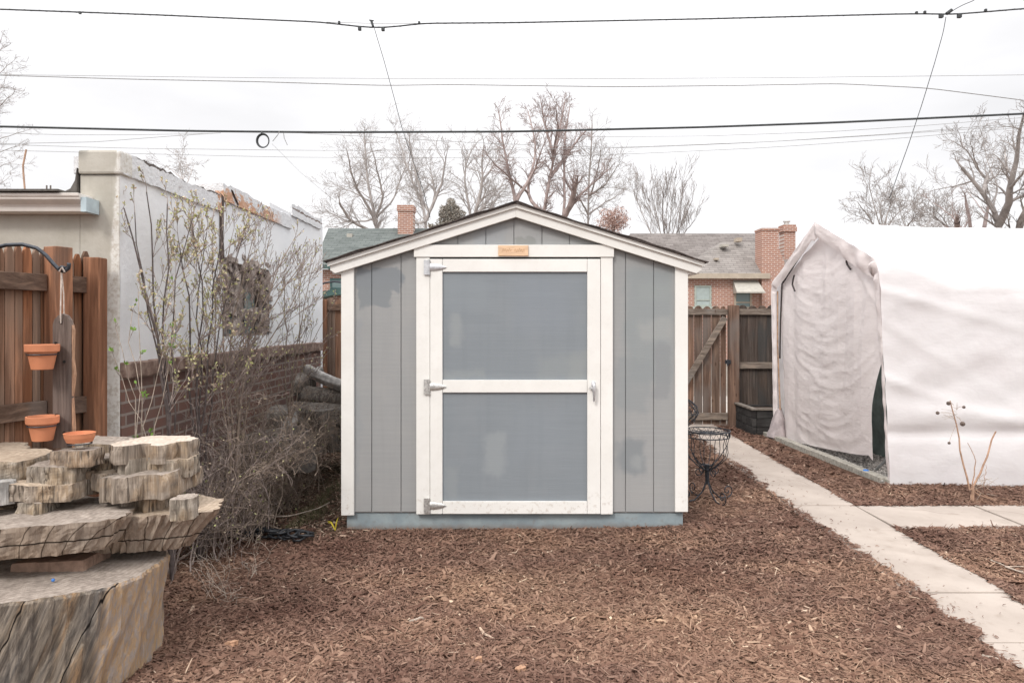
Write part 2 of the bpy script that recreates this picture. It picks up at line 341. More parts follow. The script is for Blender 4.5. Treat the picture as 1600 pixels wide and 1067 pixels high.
# building
g = G('white_stucco', .85, .15); n = g.noise(38, 5, .7); n1 = g.noise(7, 4, .6); n2 = g.noise(2.2, 5, .6); y = g.xyz(); c = g.mix(g.mr(n2, .3, .72), (.80,.815,.835), (.87,.88,.89)); 
edge = g.mr(g.math('ADD', y[1], g.math('MULTIPLY', g.noise(5, 4), .5)), .52, .38)
c = g.mix(g.mr(n, .62, .78, 0, .5), c, (.42,.37,.33)); c = g.mix(g.mr(n1, .68, .74, 0, .7), c, (.50,.42,.38)); g.bump(n, .35, .012); g.bump(n1, .3, .02); M['stucco_white'] = g.col(c)
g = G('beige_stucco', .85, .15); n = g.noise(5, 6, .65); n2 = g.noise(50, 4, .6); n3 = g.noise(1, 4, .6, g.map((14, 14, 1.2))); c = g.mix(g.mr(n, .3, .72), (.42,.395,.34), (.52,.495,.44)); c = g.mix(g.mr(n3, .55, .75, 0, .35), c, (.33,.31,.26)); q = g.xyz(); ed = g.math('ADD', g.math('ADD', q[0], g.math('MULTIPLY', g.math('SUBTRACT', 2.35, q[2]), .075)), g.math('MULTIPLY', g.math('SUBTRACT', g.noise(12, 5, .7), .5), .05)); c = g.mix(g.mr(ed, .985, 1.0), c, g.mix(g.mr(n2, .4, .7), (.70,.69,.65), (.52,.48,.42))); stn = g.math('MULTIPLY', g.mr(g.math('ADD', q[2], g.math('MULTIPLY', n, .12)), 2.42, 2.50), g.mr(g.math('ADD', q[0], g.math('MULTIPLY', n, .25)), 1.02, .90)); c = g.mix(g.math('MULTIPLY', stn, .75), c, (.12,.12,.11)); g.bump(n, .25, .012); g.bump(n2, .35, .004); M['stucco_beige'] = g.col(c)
g = G('parapet_paint', .85, .15); n = g.noise(3.2, 5, .7, g.map((1, .6, 1.6))); n2 = g.noise(30, 5, .7); c = g.mix(g.mr(n2, .4, .7), (.70,.71,.72), (.80,.80,.81)); yy = g.xyz()
peelz = g.mr(g.math('ADD', yy[1], g.math('MULTIPLY', g.math('SUBTRACT', g.noise(14, 5, .7), .5), .9)), 1.22, 1.28); peelz = g.math('MULTIPLY', peelz, g.mr(g.noise(7, 5, .7, g.map((1,.7,1.3),loc=(0,3,1))), .44, .47)); peelz = g.math('MULTIPLY', peelz, g.mr(yy[1], 2.75, 2.4)); hi = g.mr(g.math('ADD', yy[2], g.math('MULTIPLY', g.math('SUBTRACT', g.noise(16, 5, .75), .5), .25)), 2.50, 2.48)
br = g.mix(g.mr(n2, .4, .6), (.52,.27,.15), (.64,.40,.27)); c = g.mix(g.math('MULTIPLY', g.math('MULTIPLY', peelz, hi), .93), c, br); c = g.mix(g.mr(n, .64, .68, 0, .8), c, (.55,.36,.27)); c = g.mix(g.mr(n, .34, .30, 0, .6), c, (.38,.33,.30)); wv = g.math('MULTIPLY', g.math('SUBTRACT', g.noise(9, 4, .7), .5), .07)
def band(y0_, y1_, z_, w_): return g.math('MULTIPLY', g.math('MULTIPLY', g.mr(yy[1], y0_, y0_+.06), g.mr(yy[1], y1_, y1_-.06)), g.mr(g.math('ABSOLUTE', g.math('SUBTRACT', g.math('ADD', yy[2], wv), z_)), w_, w_*.5))
c = g.mix(band(.1, 1.3, 2.424, .010), c, (.14,.12,.11)); c = g.mix(band(3.0, 4.2, 2.61, .010), c, (.20,.15,.13)); g.bump(n2, .8, .02); g.bump(n, .5, .02); M['parapet'] = g.col(c)
M['crack'] = simple('crack_dark', (.10,.075,.065), 1, .5, 20, .3)
M['base_brick'] = brickmat('old_wall_brick', 'y', (.22,.115,.09), (.15,.09,.078), (.31,.265,.235), .21, .0678, .0085, .8, .35)
g = G('brick_sill', .95, .1); n = g.noise(16, 5, .6); M['sill'] = g.col(g.mix(g.mr(n, .35, .7), (.20,.135,.11), (.36,.27,.225))); g.bump(n, .6, .015)
M['rubble'] = simple('broken_masonry', (.33,.28,.25), 1, .55, 16, .8, bd=.03)
M['gutter'] = simple('cream_gutter', (.74,.69,.64), .5, .08, 6, .05); M['gutter_end'] = simple('gutter_end', (.50,.60,.64), .5, .15, 10, .05)
M['roofing'] = simple('tar_roofing', (.12,.11,.10), .95, .3, 20, .4)
M['fence_red'] = woodmat('cedar_fence_wood', [(.20,.155,.13), (.52,.31,.19), (.24,.17,.13), (.38,.19,.11), (.12,.085,.065), (.40,.165,.072), (.22,.14,.10), (.50,.23,.105), (.33,.15,.08), (.42,.24,.135), (.16,.11,.085)], weather=(.25,.175,.13))
M['fence_rail'] = woodmat('weathered_rail_wood', [(.15,.10,.075), (.22,.145,.105)], grain=(8, 8, 30), weather=(.17,.135,.115))
M['fence_post'] = woodmat('cedar_post_wood', [(.36,.175,.10), (.26,.14,.09)], weather=(.17,.12,.095))
M['fence_old'] = woodmat('old_fence_wood', [(.05,.047,.045), (.12,.09,.072), (.065,.06,.056), (.15,.10,.075), (.085,.075,.068)], weather=(.05,.052,.052))
M['gate_wood'] = woodmat('gate_wood', [(.13,.095,.075), (.21,.135,.10), (.155,.115,.09), (.25,.155,.11)], weather=(.17,.145,.13))
M['old_rail'] = woodmat('old_rail_wood', [(.22,.185,.155), (.27,.22,.18)], grain=(4, 20, 30), weather=(.20,.185,.17))
# timber slabs and stump
def slabmat(name, a, b, warm, cr=.9, sc=1.0):
    g = G(name, .9, .12); n = g.noise(1, 6, .65, g.map((26*sc, 26*sc, 2.6*sc)), .5); big = g.noise(6, 4, .55); v = g.line((13*sc, 13*sc, .8), g.co, .52); v2 = g.line((30*sc, 30*sc, 1.5), g.co, .5, 5)
    hc = g.noise(1, 3, .6, g.map((1.5, 1.5, 30)))
    c = g.mix(g.mr(n, .32, .68), a, b); c = g.mix(g.mr(big, .5, .68, 0, .75), c, warm); c = g.mix(g.mr(v, .018, .004, 0, cr), c, (.045,.033,.025)); c = g.mix(g.mr(v2, .014, .003, 0, cr*.6), c, (.07,.055,.045)); fb = g.noise(1, 5, .65, g.map((110*sc, 110*sc, 5))); c = g.mix(g.mr(fb, .44, .68, 0, .6), c, (.13,.11,.09)); c = g.mix(g.mr(fb, .46, .34, 0, .35), c, (.58,.51,.43)); c = g.mix(g.mr(n, .60, .8, 0, .5), c, (.09,.075,.06)); g.bump(fb, .7, .005)
    g.bump(n, .5, .012); g.bump(g.mr(v, 0, .03), .5, .008); return g.col(c)
M['slab_side'] = slabmat('weathered_slab_side', (.215,.175,.14), (.43,.36,.295), (.40,.285,.18), .75)
M['slab_side2'] = slabmat('tan_slab_side', (.22,.17,.13), (.43,.34,.26), (.40,.28,.18), .9, .8)
M['slab_side3'] = slabmat('grey_slab_side', (.22,.19,.155), (.42,.365,.305), (.38,.28,.18), .7, 1.3)
g = G('sawn_slab_side', .9, .12); x = g.xyz(); n = g.noise(1, 6, .65, g.map((34, 34, 4))); big = g.noise(4, 4, .6); wob = g.noise(1, 3, .5, g.map((3, 3, 6)))
xx = g.math('MULTIPLY', x[0], g.math('SUBTRACT', 1.28, g.math('MULTIPLY', x[2], 2.6))); u = g.math('ADD', g.math('MULTIPLY', xx, 11.5), g.math('MULTIPLY', wob, .9)); v = g.math('ABSOLUTE', g.math('SUBTRACT', g.math('FRACT', u), .5))
hz_ = g.math('ABSOLUTE', g.math('SUBTRACT', x[2], g.math('ADD', .056, g.math('MULTIPLY', g.math('SUBTRACT', g.noise(3, 2), .5), .012)))); c = g.mix(g.mr(n, .32, .68), (.27,.205,.155), (.45,.355,.275)); c = g.mix(g.mr(big, .45, .7, 0, .6), c, (.34,.29,.245)); fb = g.noise(1, 5, .65, g.map((90, 90, 6))); c = g.mix(g.mr(fb, .44, .68, 0, .5), c, (.16,.12,.09)); c = g.mix(g.mr(n, .6, .8, 0, .45), c, (.14,.105,.08)); g.bump(fb, .6, .005)
ck = g.math('MULTIPLY', g.mr(v, .045, .015), g.mr(g.noise(5, 3), .40, .5)); hk_ = g.mr(hz_, .0042, .0018); c = g.mix(g.math('MULTIPLY', ck, .85), c, (.06,.042,.03)); c = g.mix(hk_, c, (.03,.022,.017)); g.bump(n, .7, .012); g.bump(ck, -.8, .012); g.bump(hk_, -1, .015); M['slab_sawn'] = g.col(c)
def topmat(name, a, b):
    g = G(name, .9, .12); n = g.noise(40, 6, .7); r = g.noise(5, 4, .6); rings = g.t.nodes.new('ShaderNodeTexWave'); rings.wave_type = 'RINGS'; rings.rings_direction = 'Z'; rings.inputs['Scale'].default_value = 14; rings.inputs['Distortion'].default_value = 3; g.L(g.co, rings.inputs[0])
    c = g.mix(g.mr(n, .3, .7), a, b); c = g.mix(g.mr(rings.outputs['Fac'], .3, .9, 0, .25), c, tuple(k*.6 for k in a)); c = g.mix(g.mr(r, .5, .7, 0, .5), c, tuple(k*.75 for k in b)); g.bump(n, .6, .006); return g.col(c)
M['top_pale'] = topmat('pale_cut_wood', (.46,.38,.31), (.64,.56,.48)); M['top_tan'] = topmat('tan_cut_wood', (.36,.28,.21), (.54,.44,.34)); M['top_grey'] = topmat('grey_cut_wood', (.24,.20,.17), (.43,.37,.32))
g = G('stump_side', .9, .15); rt = g.map(rot=(0, -.40, 0)); n = g.noise(1, 6, .6, g.map((8, 8, .55), src=rt), .3); n2 = g.noise(1, 6, .65, g.map((70, 70, 2.2), src=rt)); q = g.xyz(rt)
jit = g.math('MULTIPLY', g.noise(1, 4, .6, g.map((3, 3, 1.6))), .5); u = g.math('ADD', g.math('MULTIPLY', q[0], 4.6), jit); v = g.math('ABSOLUTE', g.math('SUBTRACT', g.math('FRACT', u), .5)); wd = g.noise(1, 2, .5, g.map((2, 2, 1.1), loc=(3,1,1)))
c = g.ramp(n, [(.32, (.08,.078,.080)), (.42, (.145,.132,.122)), (.52, (.23,.195,.16)), (.60, (.25,.20,.15)), (.66, (.37,.235,.13)), (.72, (.25,.21,.17))]); c = g.mix(g.mr(n2, .40, .66, 0, .75), c, (.085,.075,.068)); c = g.mix(g.mr(n2, .46, .36, 0, .45), c, (.42,.36,.30))
ed = g.xyz(); c = g.mix(g.math('MULTIPLY', g.mr(g.math('ADD', g.math('SUBTRACT', ed[0], g.math('MULTIPLY', ed[2], .10)), g.math('MULTIPLY', n, .1)), .455, .50), .85), c, g.mix(g.mr(n2, .4, .6), (.46,.31,.18), (.38,.32,.28)))
ck = g.math('MULTIPLY', g.mr(v, .020, .005), g.mr(wd, .42, .50)); c = g.mix(ck, c, (.014,.011,.010)); n3 = g.noise(7, 4, .6); g.bump(n, .4, .025); g.bump(n2, .9, .012); g.bump(n3, .25, .03); g.bump(ck, -.9, .02); M['stump_side'] = g.col(c)
M['brickred'] = simple('loose_brick', (.30,.20,.15), .9, .25, 20, .4)
M['terracotta'] = simple('terracotta', (.60,.24,.125), .8, .12, 7, .15); M['pot_soil'] = simple('pot_soil', (.06,.04,.03), 1, .3, 40, .5)
M['iron'] = simple('black_iron', (.045,.05,.06), .5, .3, 50, .2, .5, .5); M['cord'] = simple('pale_cord', (.60,.52,.46), .9, .2, 50, .2)
M['plank'] = woodmat('hanging_plank_wood', [(.17,.13,.115), (.19,.15,.13)], grain=(28,28,2), weather=(.12,.105,.10)); M['plank_edge'] = simple('plank_edge_wood', (.42,.25,.16), .85, .3, 8, .3, stretch=(20, 20, 2))
M['twig'] = simple('grey_twig', (.28,.22,.175), .9, .35, 30, 0); M['twig_pale'] = simple('pale_twig', (.42,.35,.29), .9, .3, 30, 0); M['twig_mid'] = simple('pinkish_twig', (.29,.235,.21), .9, .35, 30, 0); M['twig_dark'] = simple('dark_stem', (.105,.085,.08), .9, .35, 30, 0)
g = G('young_leaf', .6, .2); M['leaf'] = g.col(g.ramp(g.island(), [(0,(.36,.42,.14)), (.4,(.56,.54,.28)), (.7,(.64,.55,.38)), (1,(.55,.38,.33))]))
M['leaf_green'] = simple('fresh_leaf', (.20,.34,.07), .6, .2, 30, 0)
M['log'] = slabmat('weathered_log_bark', (.12,.105,.095), (.28,.255,.23), (.18,.15,.12), .7, .8); M['log_pale'] = simple('bleached_log', (.40,.385,.365), .9, .3, 9, .5, stretch=(2,2,2)); M['log_end'] = topmat('log_end_grain', (.14,.125,.115), (.24,.22,.20))
M['timber'] = woodmat('dark_timber', [(.035,.035,.036), (.06,.058,.056)], grain=(4,20,30), weather=(.08,.078,.075)); M['timber_cap'] = woodmat('timber_cap', [(.20,.18,.16), (.26,.23,.20)], grain=(4,20,30))
# cloth
def cloth(name, c, pink, fine, trans=.3):
    g = G(name, .62, .25); n = g.noise(2.2, 4, .5); col = g.mix(g.mr(n, .35, .7), c, pink); w1 = g.noise(1, 4, .55, g.map((7, 7, 26)), 1.2); w2 = g.noise(5, 3, .5); g.bump(w1, fine, .02); g.bump(w2, .3, .04); g.col(col)
    tr = g.t.nodes.new('ShaderNodeBsdfTranslucent'); g.L(col, tr.inputs[0]); mx = g.t.nodes.new('ShaderNodeMixShader'); mx.inputs[0].default_value = trans      # thin tarpaulin lets daylight through
    g.L(g.b.outputs[0], mx.inputs[1]); g.L(tr.outputs[0], mx.inputs[2]); g.L(mx.outputs[0], g.out.inputs[0]); return g.m
M['cloth'] = cloth('white_tarpaulin', (.88,.86,.865), (.86,.83,.835), .12); M['cloth_door'] = cloth('pinkish_tarpaulin', (.90,.83,.815), (.87,.80,.785), .30)
M['cloth_in'] = simple('backdrop_tarp', (.13,.17,.16), .8, .3, 6, .3); M['zip'] = simple('dark_strap', (.05,.04,.04), .7, .1, 20, 0); M['rust'] = simple('rusty_pole', (.42,.27,.18), .7, .3, 20, .2)
M['steel'] = simple('grey_pole', (.30,.31,.31), .5, .2, 20, .1, .5, .5)
# far houses and trees
M['house_brick'] = brickmat('house_brick', 'x', (.40,.195,.135), (.31,.145,.105), (.55,.46,.41), .21, .0725, .012, .3, .2); M['house_brick_y'] = brickmat('house_brick_side', 'y', (.42,.20,.155), (.34,.16,.13), (.55,.48,.43), .21, .0725, .012, .3, .2)
def shingles(name, a, b):
    g = G(name, .95, .1); x = g.xyz(); bt = g.t.nodes.new('ShaderNodeTexBrick'); g.L(g.comb(x[0], g.math('MULTIPLY', x[2], 1.0)), bt.inputs['Vector']); bt.inputs['Scale'].default_value = 1; bt.inputs['Brick Width'].default_value = .32; bt.inputs['Row Height'].default_value = .085; bt.inputs['Mortar Size'].default_value = .008
    bt.inputs['Color1'].default_value = (*a, 1); bt.inputs['Color2'].default_value = (*b, 1); bt.inputs['Mortar'].default_value = (*tuple(k*.6 for k in a), 1); n = g.noise(3, 5, .7); c = g.mix(g.mr(n, .35, .7, 0, .5), bt.outputs['Color'], b); g.bump(bt.outputs['Fac'], -.4, .02); return g.col(c)
M['roof_grey'] = shingles('grey_shingles', (.15,.133,.125), (.245,.222,.21)); M['roof_light'] = shingles('light_shingles', (.20,.182,.17), (.29,.267,.25)); M['roof_green'] = shingles('green_shingles', (.105,.118,.113), (.165,.182,.175))
M['fascia'] = simple('tan_fascia', (.42,.36,.29), .7, .1, 5, .05); M['green_trim'] = simple('dark_green_trim', (.055,.105,.10), .6, .15, 5, .05)
g = G('window_glass', .08, .6); g.b.inputs['Base Color'].default_value = (.16,.22,.22, 1); M['glass'] = g.m; M['blind'] = simple('pale_blind', (.36,.42,.41), .5, .06, 8, .05)
M['winframe'] = simple('window_frame_paint', (.36,.40,.36), .6, .1, 8, .05); M['awning'] = simple('cream_awning', (.42,.40,.355), .6, .1, 8, .1)
M['bark_grey'] = simple('grey_bark', (.32,.29,.275), .95, .25, 3, .3); M['bark_red'] = simple('reddish_bark', (.33,.265,.25), .95, .25, 3, .3); M['bark_washed'] = simple('washed_out_bark', (.40,.37,.355), .95, .2, 3, .2)  # bark colours lightened in place of haze and glare from the bright sky
M['bark_dark'] = simple('dark_bark', (.17,.145,.13), .95, .3, 3, .3)
g = G('evergreen_foliage', .8, .1); M['evergreen'] = g.col(g.ramp(g.island(), [(0,(.16,.15,.12)), (.5,(.29,.265,.23)), (1,(.45,.41,.37))])); g = G('dry_leaves', .8, .1); M['dryleaf'] = g.col(g.ramp(g.island(), [(0,(.30,.19,.16)), (.5,(.44,.30,.26)), (1,(.55,.42,.37))]))
M['cable'] = simple('black_cable', (.055,.06,.062), .6, .2, 20, 0); M['cable_thin'] = simple('grey_cable', (.30,.30,.30), .6, .2, 20, 0)
g = G('grass_blade', .8, .1); M['grass'] = g.col(g.ramp(g.island(), [(0,(.06,.075,.03)), (.5,(.14,.14,.07)), (1,(.33,.27,.18))]))
M['litter'] = G('dead_leaf', .9, .1).col((.2,.15,.1)); g = G('dead_leaf_litter', .9, .1); M['litter'] = g.col(g.ramp(g.island(), [(0,(.07,.045,.03)), (.5,(.18,.12,.085)), (1,(.42,.33,.25))]))
M['yellow'] = simple('yellow_shoot', (.72,.60,.06), .6, .15, 20, 0); M['blue'] = simple('blue_plastic', (.06,.20,.55), .4, .1, 10, 0); M['hose'] = simple('black_hose_rubber', (.018,.02,.024), .45, .3, 20, 0, .5)
M['rosehip'] = simple('dry_seed_head', (.13,.10,.085), .9, .4, 60, .3); M['rose_stem'] = simple('tan_cane', (.42,.27,.19), .8, .25, 20, .1); M['plastic_bag'] = simple('grey_sack', (.38,.33,.33), .8, .25, 9, .3)

# ------------------------------------------------------------------ ground
def gz(x, y):
    x = np.asarray(x, float); y = np.asarray(y, float)
    h = (fbm(x*1.1, y*1.1, 5, 3)-.5)*.035
    near = np.clip((12 - y)/2, 0, 1) * np.clip((np.minimum(x+3.5, 9-x))/1.5, 0, 1)
    h = h*near + .03*np.clip((x-.2)/1.2, 0, 1)*np.exp(-((y-4.9)/.5)**2)     # a little higher against the right of the shed
    inpath = (x > 2.10+.035*y) & (x < 2.47+.034*y) | ((y > 5.08) & (y < 5.53) & (x > 2.6))
    return np.where(inpath, -.03, np.minimum(h, np.where((x > 1.9+.035*y) & (x < 2.65+.034*y) | ((y > 4.9) & (y < 5.7) & (x > 2.5)), .012, 1)))
xs = np.concatenate([np.linspace(-400, -6, 14)[:-1], np.linspace(-6, 9, 301), np.linspace(9, 400, 14)[1:]])
ys = np.concatenate([np.linspace(-30, 1.5, 8)[:-1], np.linspace(1.5, 12, 231), np.linspace(12, 30, 10)[1:], np.linspace(30, 600, 14)[1:]])
X, Yg = np.meshgrid(xs, ys); Z = gz(X, Yg); V = np.stack([X, Yg, Z], -1).reshape(-1, 3); nx = len(xs); ny = len(ys)
I = (np.arange((ny-1)*nx).reshape(ny-1, nx)[:, :-1]).ravel(); Lp = np.stack([I, I+1, I+nx+1, I+nx], -1).ravel()
o = np_mesh('ground', V, Lp, 4, M['ground'], smooth=True); tag(o, 'reddish brown bark mulch ground running from the stump to the shed', 'ground', kind='structure')

def Lx(y): return 2.0 + .035*y + .012*math.sin(y*3.1)
def Rx(y): return 2.54 + .034*y
mb = MB(); js = [1.2, 1.75, 2.3, 3.205, 4.0, 4.4, 5.02, 5.62, 6.25, 6.9, 7.55, 8.2, 8.85, 9.45, 10.3]
js = [1.2, 1.95, 2.6, 3.21, 3.80, 4.41, 5.62, 6.5, 7.4, 8.25, 9.1, 10.4]
for a, b in zip(js[:-1], js[1:]):
    yy = np.linspace(a+.004, b-.004, 6)
    top = [(Lx(t), t) for t in yy] + [(Rx(t), t) for t in yy[::-1]]
    dz = random.Random(int(a*100)).uniform(-.004, .004)
    mb.prism([(p[0], p[1], -.05) for p in top], (0, 0, .068+dz))
for a, b in ((2.735, 3.66), (3.675, 4.9), (4.915, 6.1), (6.115, 9)):
    mb.prism([(a, 4.99, -.05), (b, 4.98, -.05), (b, 5.62, -.05), (a, 5.61, -.05)], (0, 0, .067 + (.004 if a > 3 else 0)))
o = mb.build('path', M['concrete'], bevel=.006, loc=(2.4, 5, 0)); tag(o, 'narrow pale concrete path leading to the back gate with a side branch to the right', 'path', kind='structure')
mb = MB(); mb.box(-6, 9, 10.6, 14, .0, .02); o = mb.build('alley', M['alley'], loc=(0, 12, 0)); tag(o, 'pale alley pavement behind the fence', 'alley', kind='structure')

# mulch chips: nobody could count them
rng = np.random.default_rng(3)
def scatter(n, x0, x1, y0, y1, powr=1.0):
    u = rng.random(n); y = (y0**(1-powr) + u*(y1**(1-powr) - y0**(1-powr)))**(1/(1-powr)) if powr != 1 else y0*(y1/y0)**u
    x = rng.uniform(x0, x1, n); return x, y
def mulch_mask(x, y):
    wob = (fbm(x*6, y*6, 21, 3)-.5)
    lx = 2.0+.035*y + .05 + wob*.16; rx = 2.54+.034*y - .02 + wob*.05
    onpath = (x > lx) & (x < rx) & (y < 10.4)
    cross = (y > 4.99 + .02 + wob*.04) & (y < 5.61 - .02 + wob*.05) & (x > 2.6)
    shed = (np.abs(x) < 1.2) & (y > 5.015) & (y < 8.1)
    soil = (x < -1.12 + wob*.5) & (y > 4.93 + wob*.5)
    left = x < -2.12
    pad = (x > 3.26 + wob*.02) & (y > 6.42)
    return ~(onpath | cross | shed | (soil & (rng.random(len(x)) < .8)) | left | pad) & (y < 10.05)
def chips_mesh(name, x, y, L, W, H, mat, tilt=.25, lift=.013, mean_ang=None):
    n = len(x); a = rng.uniform(0, np.pi*2, n) if mean_ang is None else rng.normal(mean_ang, .8, n)
    z = gz(x, y) + rng.random(n)**2*lift + .002; t = rng.normal(0, tilt, n); bend = rng.normal(0, .22, n)
    onp = (x > 2.0+.035*y) & (x < 2.54+.034*y) | ((y > 4.99) & (y < 5.61) & (x > 2.6)); ed = np.minimum(np.abs(x-(2.0+.035*y)), np.abs(x-(2.54+.034*y))); ed = np.where(x > 2.6, np.minimum(ed, np.minimum(np.abs(y-4.985), np.abs(y-5.615))), ed); z = np.where(onp, .021 + rng.random(n)*.006, np.maximum(z, (.024*np.exp(-(ed/.09)**2))*(.75+.35*rng.random(n))))
    d = np.stack([np.cos(a)*np.cos(t), np.sin(a)*np.cos(t), np.sin(t)], -1); s = np.stack([-np.sin(a), np.cos(a), rng.normal(0, .35, n)], -1)
    c = np.stack([x, y, z], -1); L = L[:,None]; W = W[:,None]; H = H[:,None]; bb = bend[:,None]
    up = np.array([0,0,1.0])
    v0 = c - d*L/2 - s*W*.28 + s*L*bb*.5; v1 = c - d*L/2 + s*W*.28 + s*L*bb*.5; v2 = c + s*W/2 + up*H*.2; v3 = c + d*L/2 + s*W*.18 + s*L*bb*.5; v4 = c + d*L/2 - s*W*.3 + s*L*bb*.5; v5 = c - s*W/2 + up*H*.2; v6 = c + up*H
    V = np.stack([v0,v1,v2,v3,v4,v5,v6], 1).reshape(-1, 3); b = np.arange(n)[:,None]*7
    tri = np.array([0,6,5, 0,1,6, 1,2,6, 2,3,6, 3,4,6, 4,5,6]); tri = tri.reshape(-1,3)[:, ::-1].ravel()
    return np_mesh(name, V, (b + tri[None,:]).ravel(), 3, mat)
N = 450000; x, y = scatter(N, -2.3, 6.4, 2.6, 10.0, 2.2)
k = mulch_mask(x, y) & (np.abs(x) < y*.76 + .6); x = x[k]; y = y[k]; n = len(x)
L = np.clip(rng.lognormal(math.log(.026), .6, n), .008, .10) * (1 + .10*(y-3)); Wd = np.clip(rng.lognormal(math.log(.0048), .55, n), .002, .018) * (1 + .12*(y-3))
nf = 1 + .30*np.exp(-np.maximum(0, y-2.8)/.6); L = L*nf; Wd = Wd*nf*1.05; bigc = rng.random(n) < .010; L = np.where(bigc, L*1.5, L); Wd = np.where(bigc, Wd*2.6, Wd)
o = chips_mesh('mulch', x, y, L, Wd, Wd*.35, M['chips']); tag(o, 'shredded reddish brown bark mulch chips strewn over the yard', 'mulch', kind='stuff')

n = 520; y = 2.7*(10/2.7)**rng.random(n); x = 2.0+.035*y + np.where(rng.random(n) < .75, np.abs(rng.normal(0,.10,n)), rng.uniform(0,.54,n)); k = x < 2.56+.034*y; x, y = x[k], y[k]
o = chips_mesh('stray_chips', x, y, rng.uniform(.008,.03,len(x)), rng.uniform(.002,.006,len(x)), np.full(len(x), .002), M['chips']); tag(o, 'stray bark chips scattered on the concrete path', 'mulch chips', kind='stuff')
# leaf litter and thin grass in the dark corner left of the shed
x = rng.uniform(-2.15, -1.05, 9000); y = rng.uniform(4.75, 9, 9000); k = (x < -1.08) & (rng.random(9000) < .8)
o = chips_mesh('leaf_litter', x[k], y[k], rng.uniform(.01,.045,k.sum()), rng.uniform(.004,.018,k.sum()), rng.uniform(.001,.006,k.sum()), M['litter']); tag(o, 'brown dead leaves and twigs on the bare soil left of the shed', 'leaf litter', kind='stuff')
lines = []
for i in range(2600):
    gx = random.uniform(-1.62, -1.1); gy = random.uniform(4.9, 7.2)
    if vn(gx*3, gy*3, 4) < .42: continue
    hh = random.uniform(.02, .06); a = random.uniform(0, 6.28); b = Vector((gx, gy, 0)); d = Vector((math.cos(a), math.sin(a), 0))
    lines.append(([b, b + d*hh*.3 + Vector((0,0,hh*.7)), b + d*hh*.9 + Vector((0,0,hh))], [.0016, .0013, .0004]))
o = tubes_np('grass', lines, 3, M['grass']); tag(o, 'sparse dull green grass on the soil beside the shed', 'grass', kind='stuff')

# ------------------------------------------------------------------ the shed
shed = thing('garden_shed', (0, 5, 0), 'grey gabled garden shed with cream trim and a wide panelled door', 'shed')
def ro(x): return 2.340 - abs(x - .027)*.312                 # roof underline
FL = sz(802.5)
mb = MB(); grooves = [sx(p) for p in (536, 580, 626, 670, 715, 759, 803, 847, 890, 934, 978, 1022, 1072)]
for i, (a, b) in enumerate(zip(grooves[:-1], grooves[1:])):
    a += .0032; b -= .0032; pts = [(a, 5.02, FL+.01), (b, 5.02, FL+.01), (b, 5.02, ro(b)-.02)] + ([(.027, 5.02, ro(.027)-.02)] if a < .027 < b else []) + [(a, 5.02, ro(a)-.02)]
    mb.prism(pts, (0, .018, 0))
mb.prism([(-1.195, 5.030, FL), (1.225, 5.030, FL), (1.225, 5.030, ro(1.225)-.03), (.027, 5.030, ro(0)-.06), (-1.195, 5.030, ro(-1.195)-.03)], (0, .03, 0))
mb.box(-1.195, -1.165, 5.06, 8.05, FL, ro(-1.195)-.03); mb.box(1.195, 1.225, 5.06, 8.05, FL, ro(1.225)-.03)
mb.prism([(-1.165, 8.02, FL), (1.195, 8.02, FL), (1.195, 8.02, ro(1.225)-.03), (.027, 8.02, ro(0)-.06), (-1.165, 8.02, ro(-1.195)-.03)], (0, .03, 0))
for s_ in (-1.2, 1.23):
    for yy in np.arange(5.3, 8, .3): mb.box(s_-.006, s_+.001, yy, yy+.294, FL+.01, ro(1.225)-.05)
mb.build('wall', M['siding'], shed)
mb = MB(); mb.box(sx(540), sx(1069), 5.035, 8.03, -.06, FL-.003); mb.build('skid_base', M['plinth'], shed, bevel=.004)
for a, b, y0, y1, t in ((533, 553, 805, 408, 0), (1055, 1075, 799.5, 412, 0)):
    mb = MB(); xa, xb = sx(a), sx(b); mb.prism([(xa, 4.998, sz(y0)), (xb, 4.998, sz(y0)), (xb, 4.998, ro(xb)-.06), (xa, 4.998, ro(xa)-.06)], (0, .021, 0)); mb.build('corner_trim', M['trim'], shed, bevel=.003)
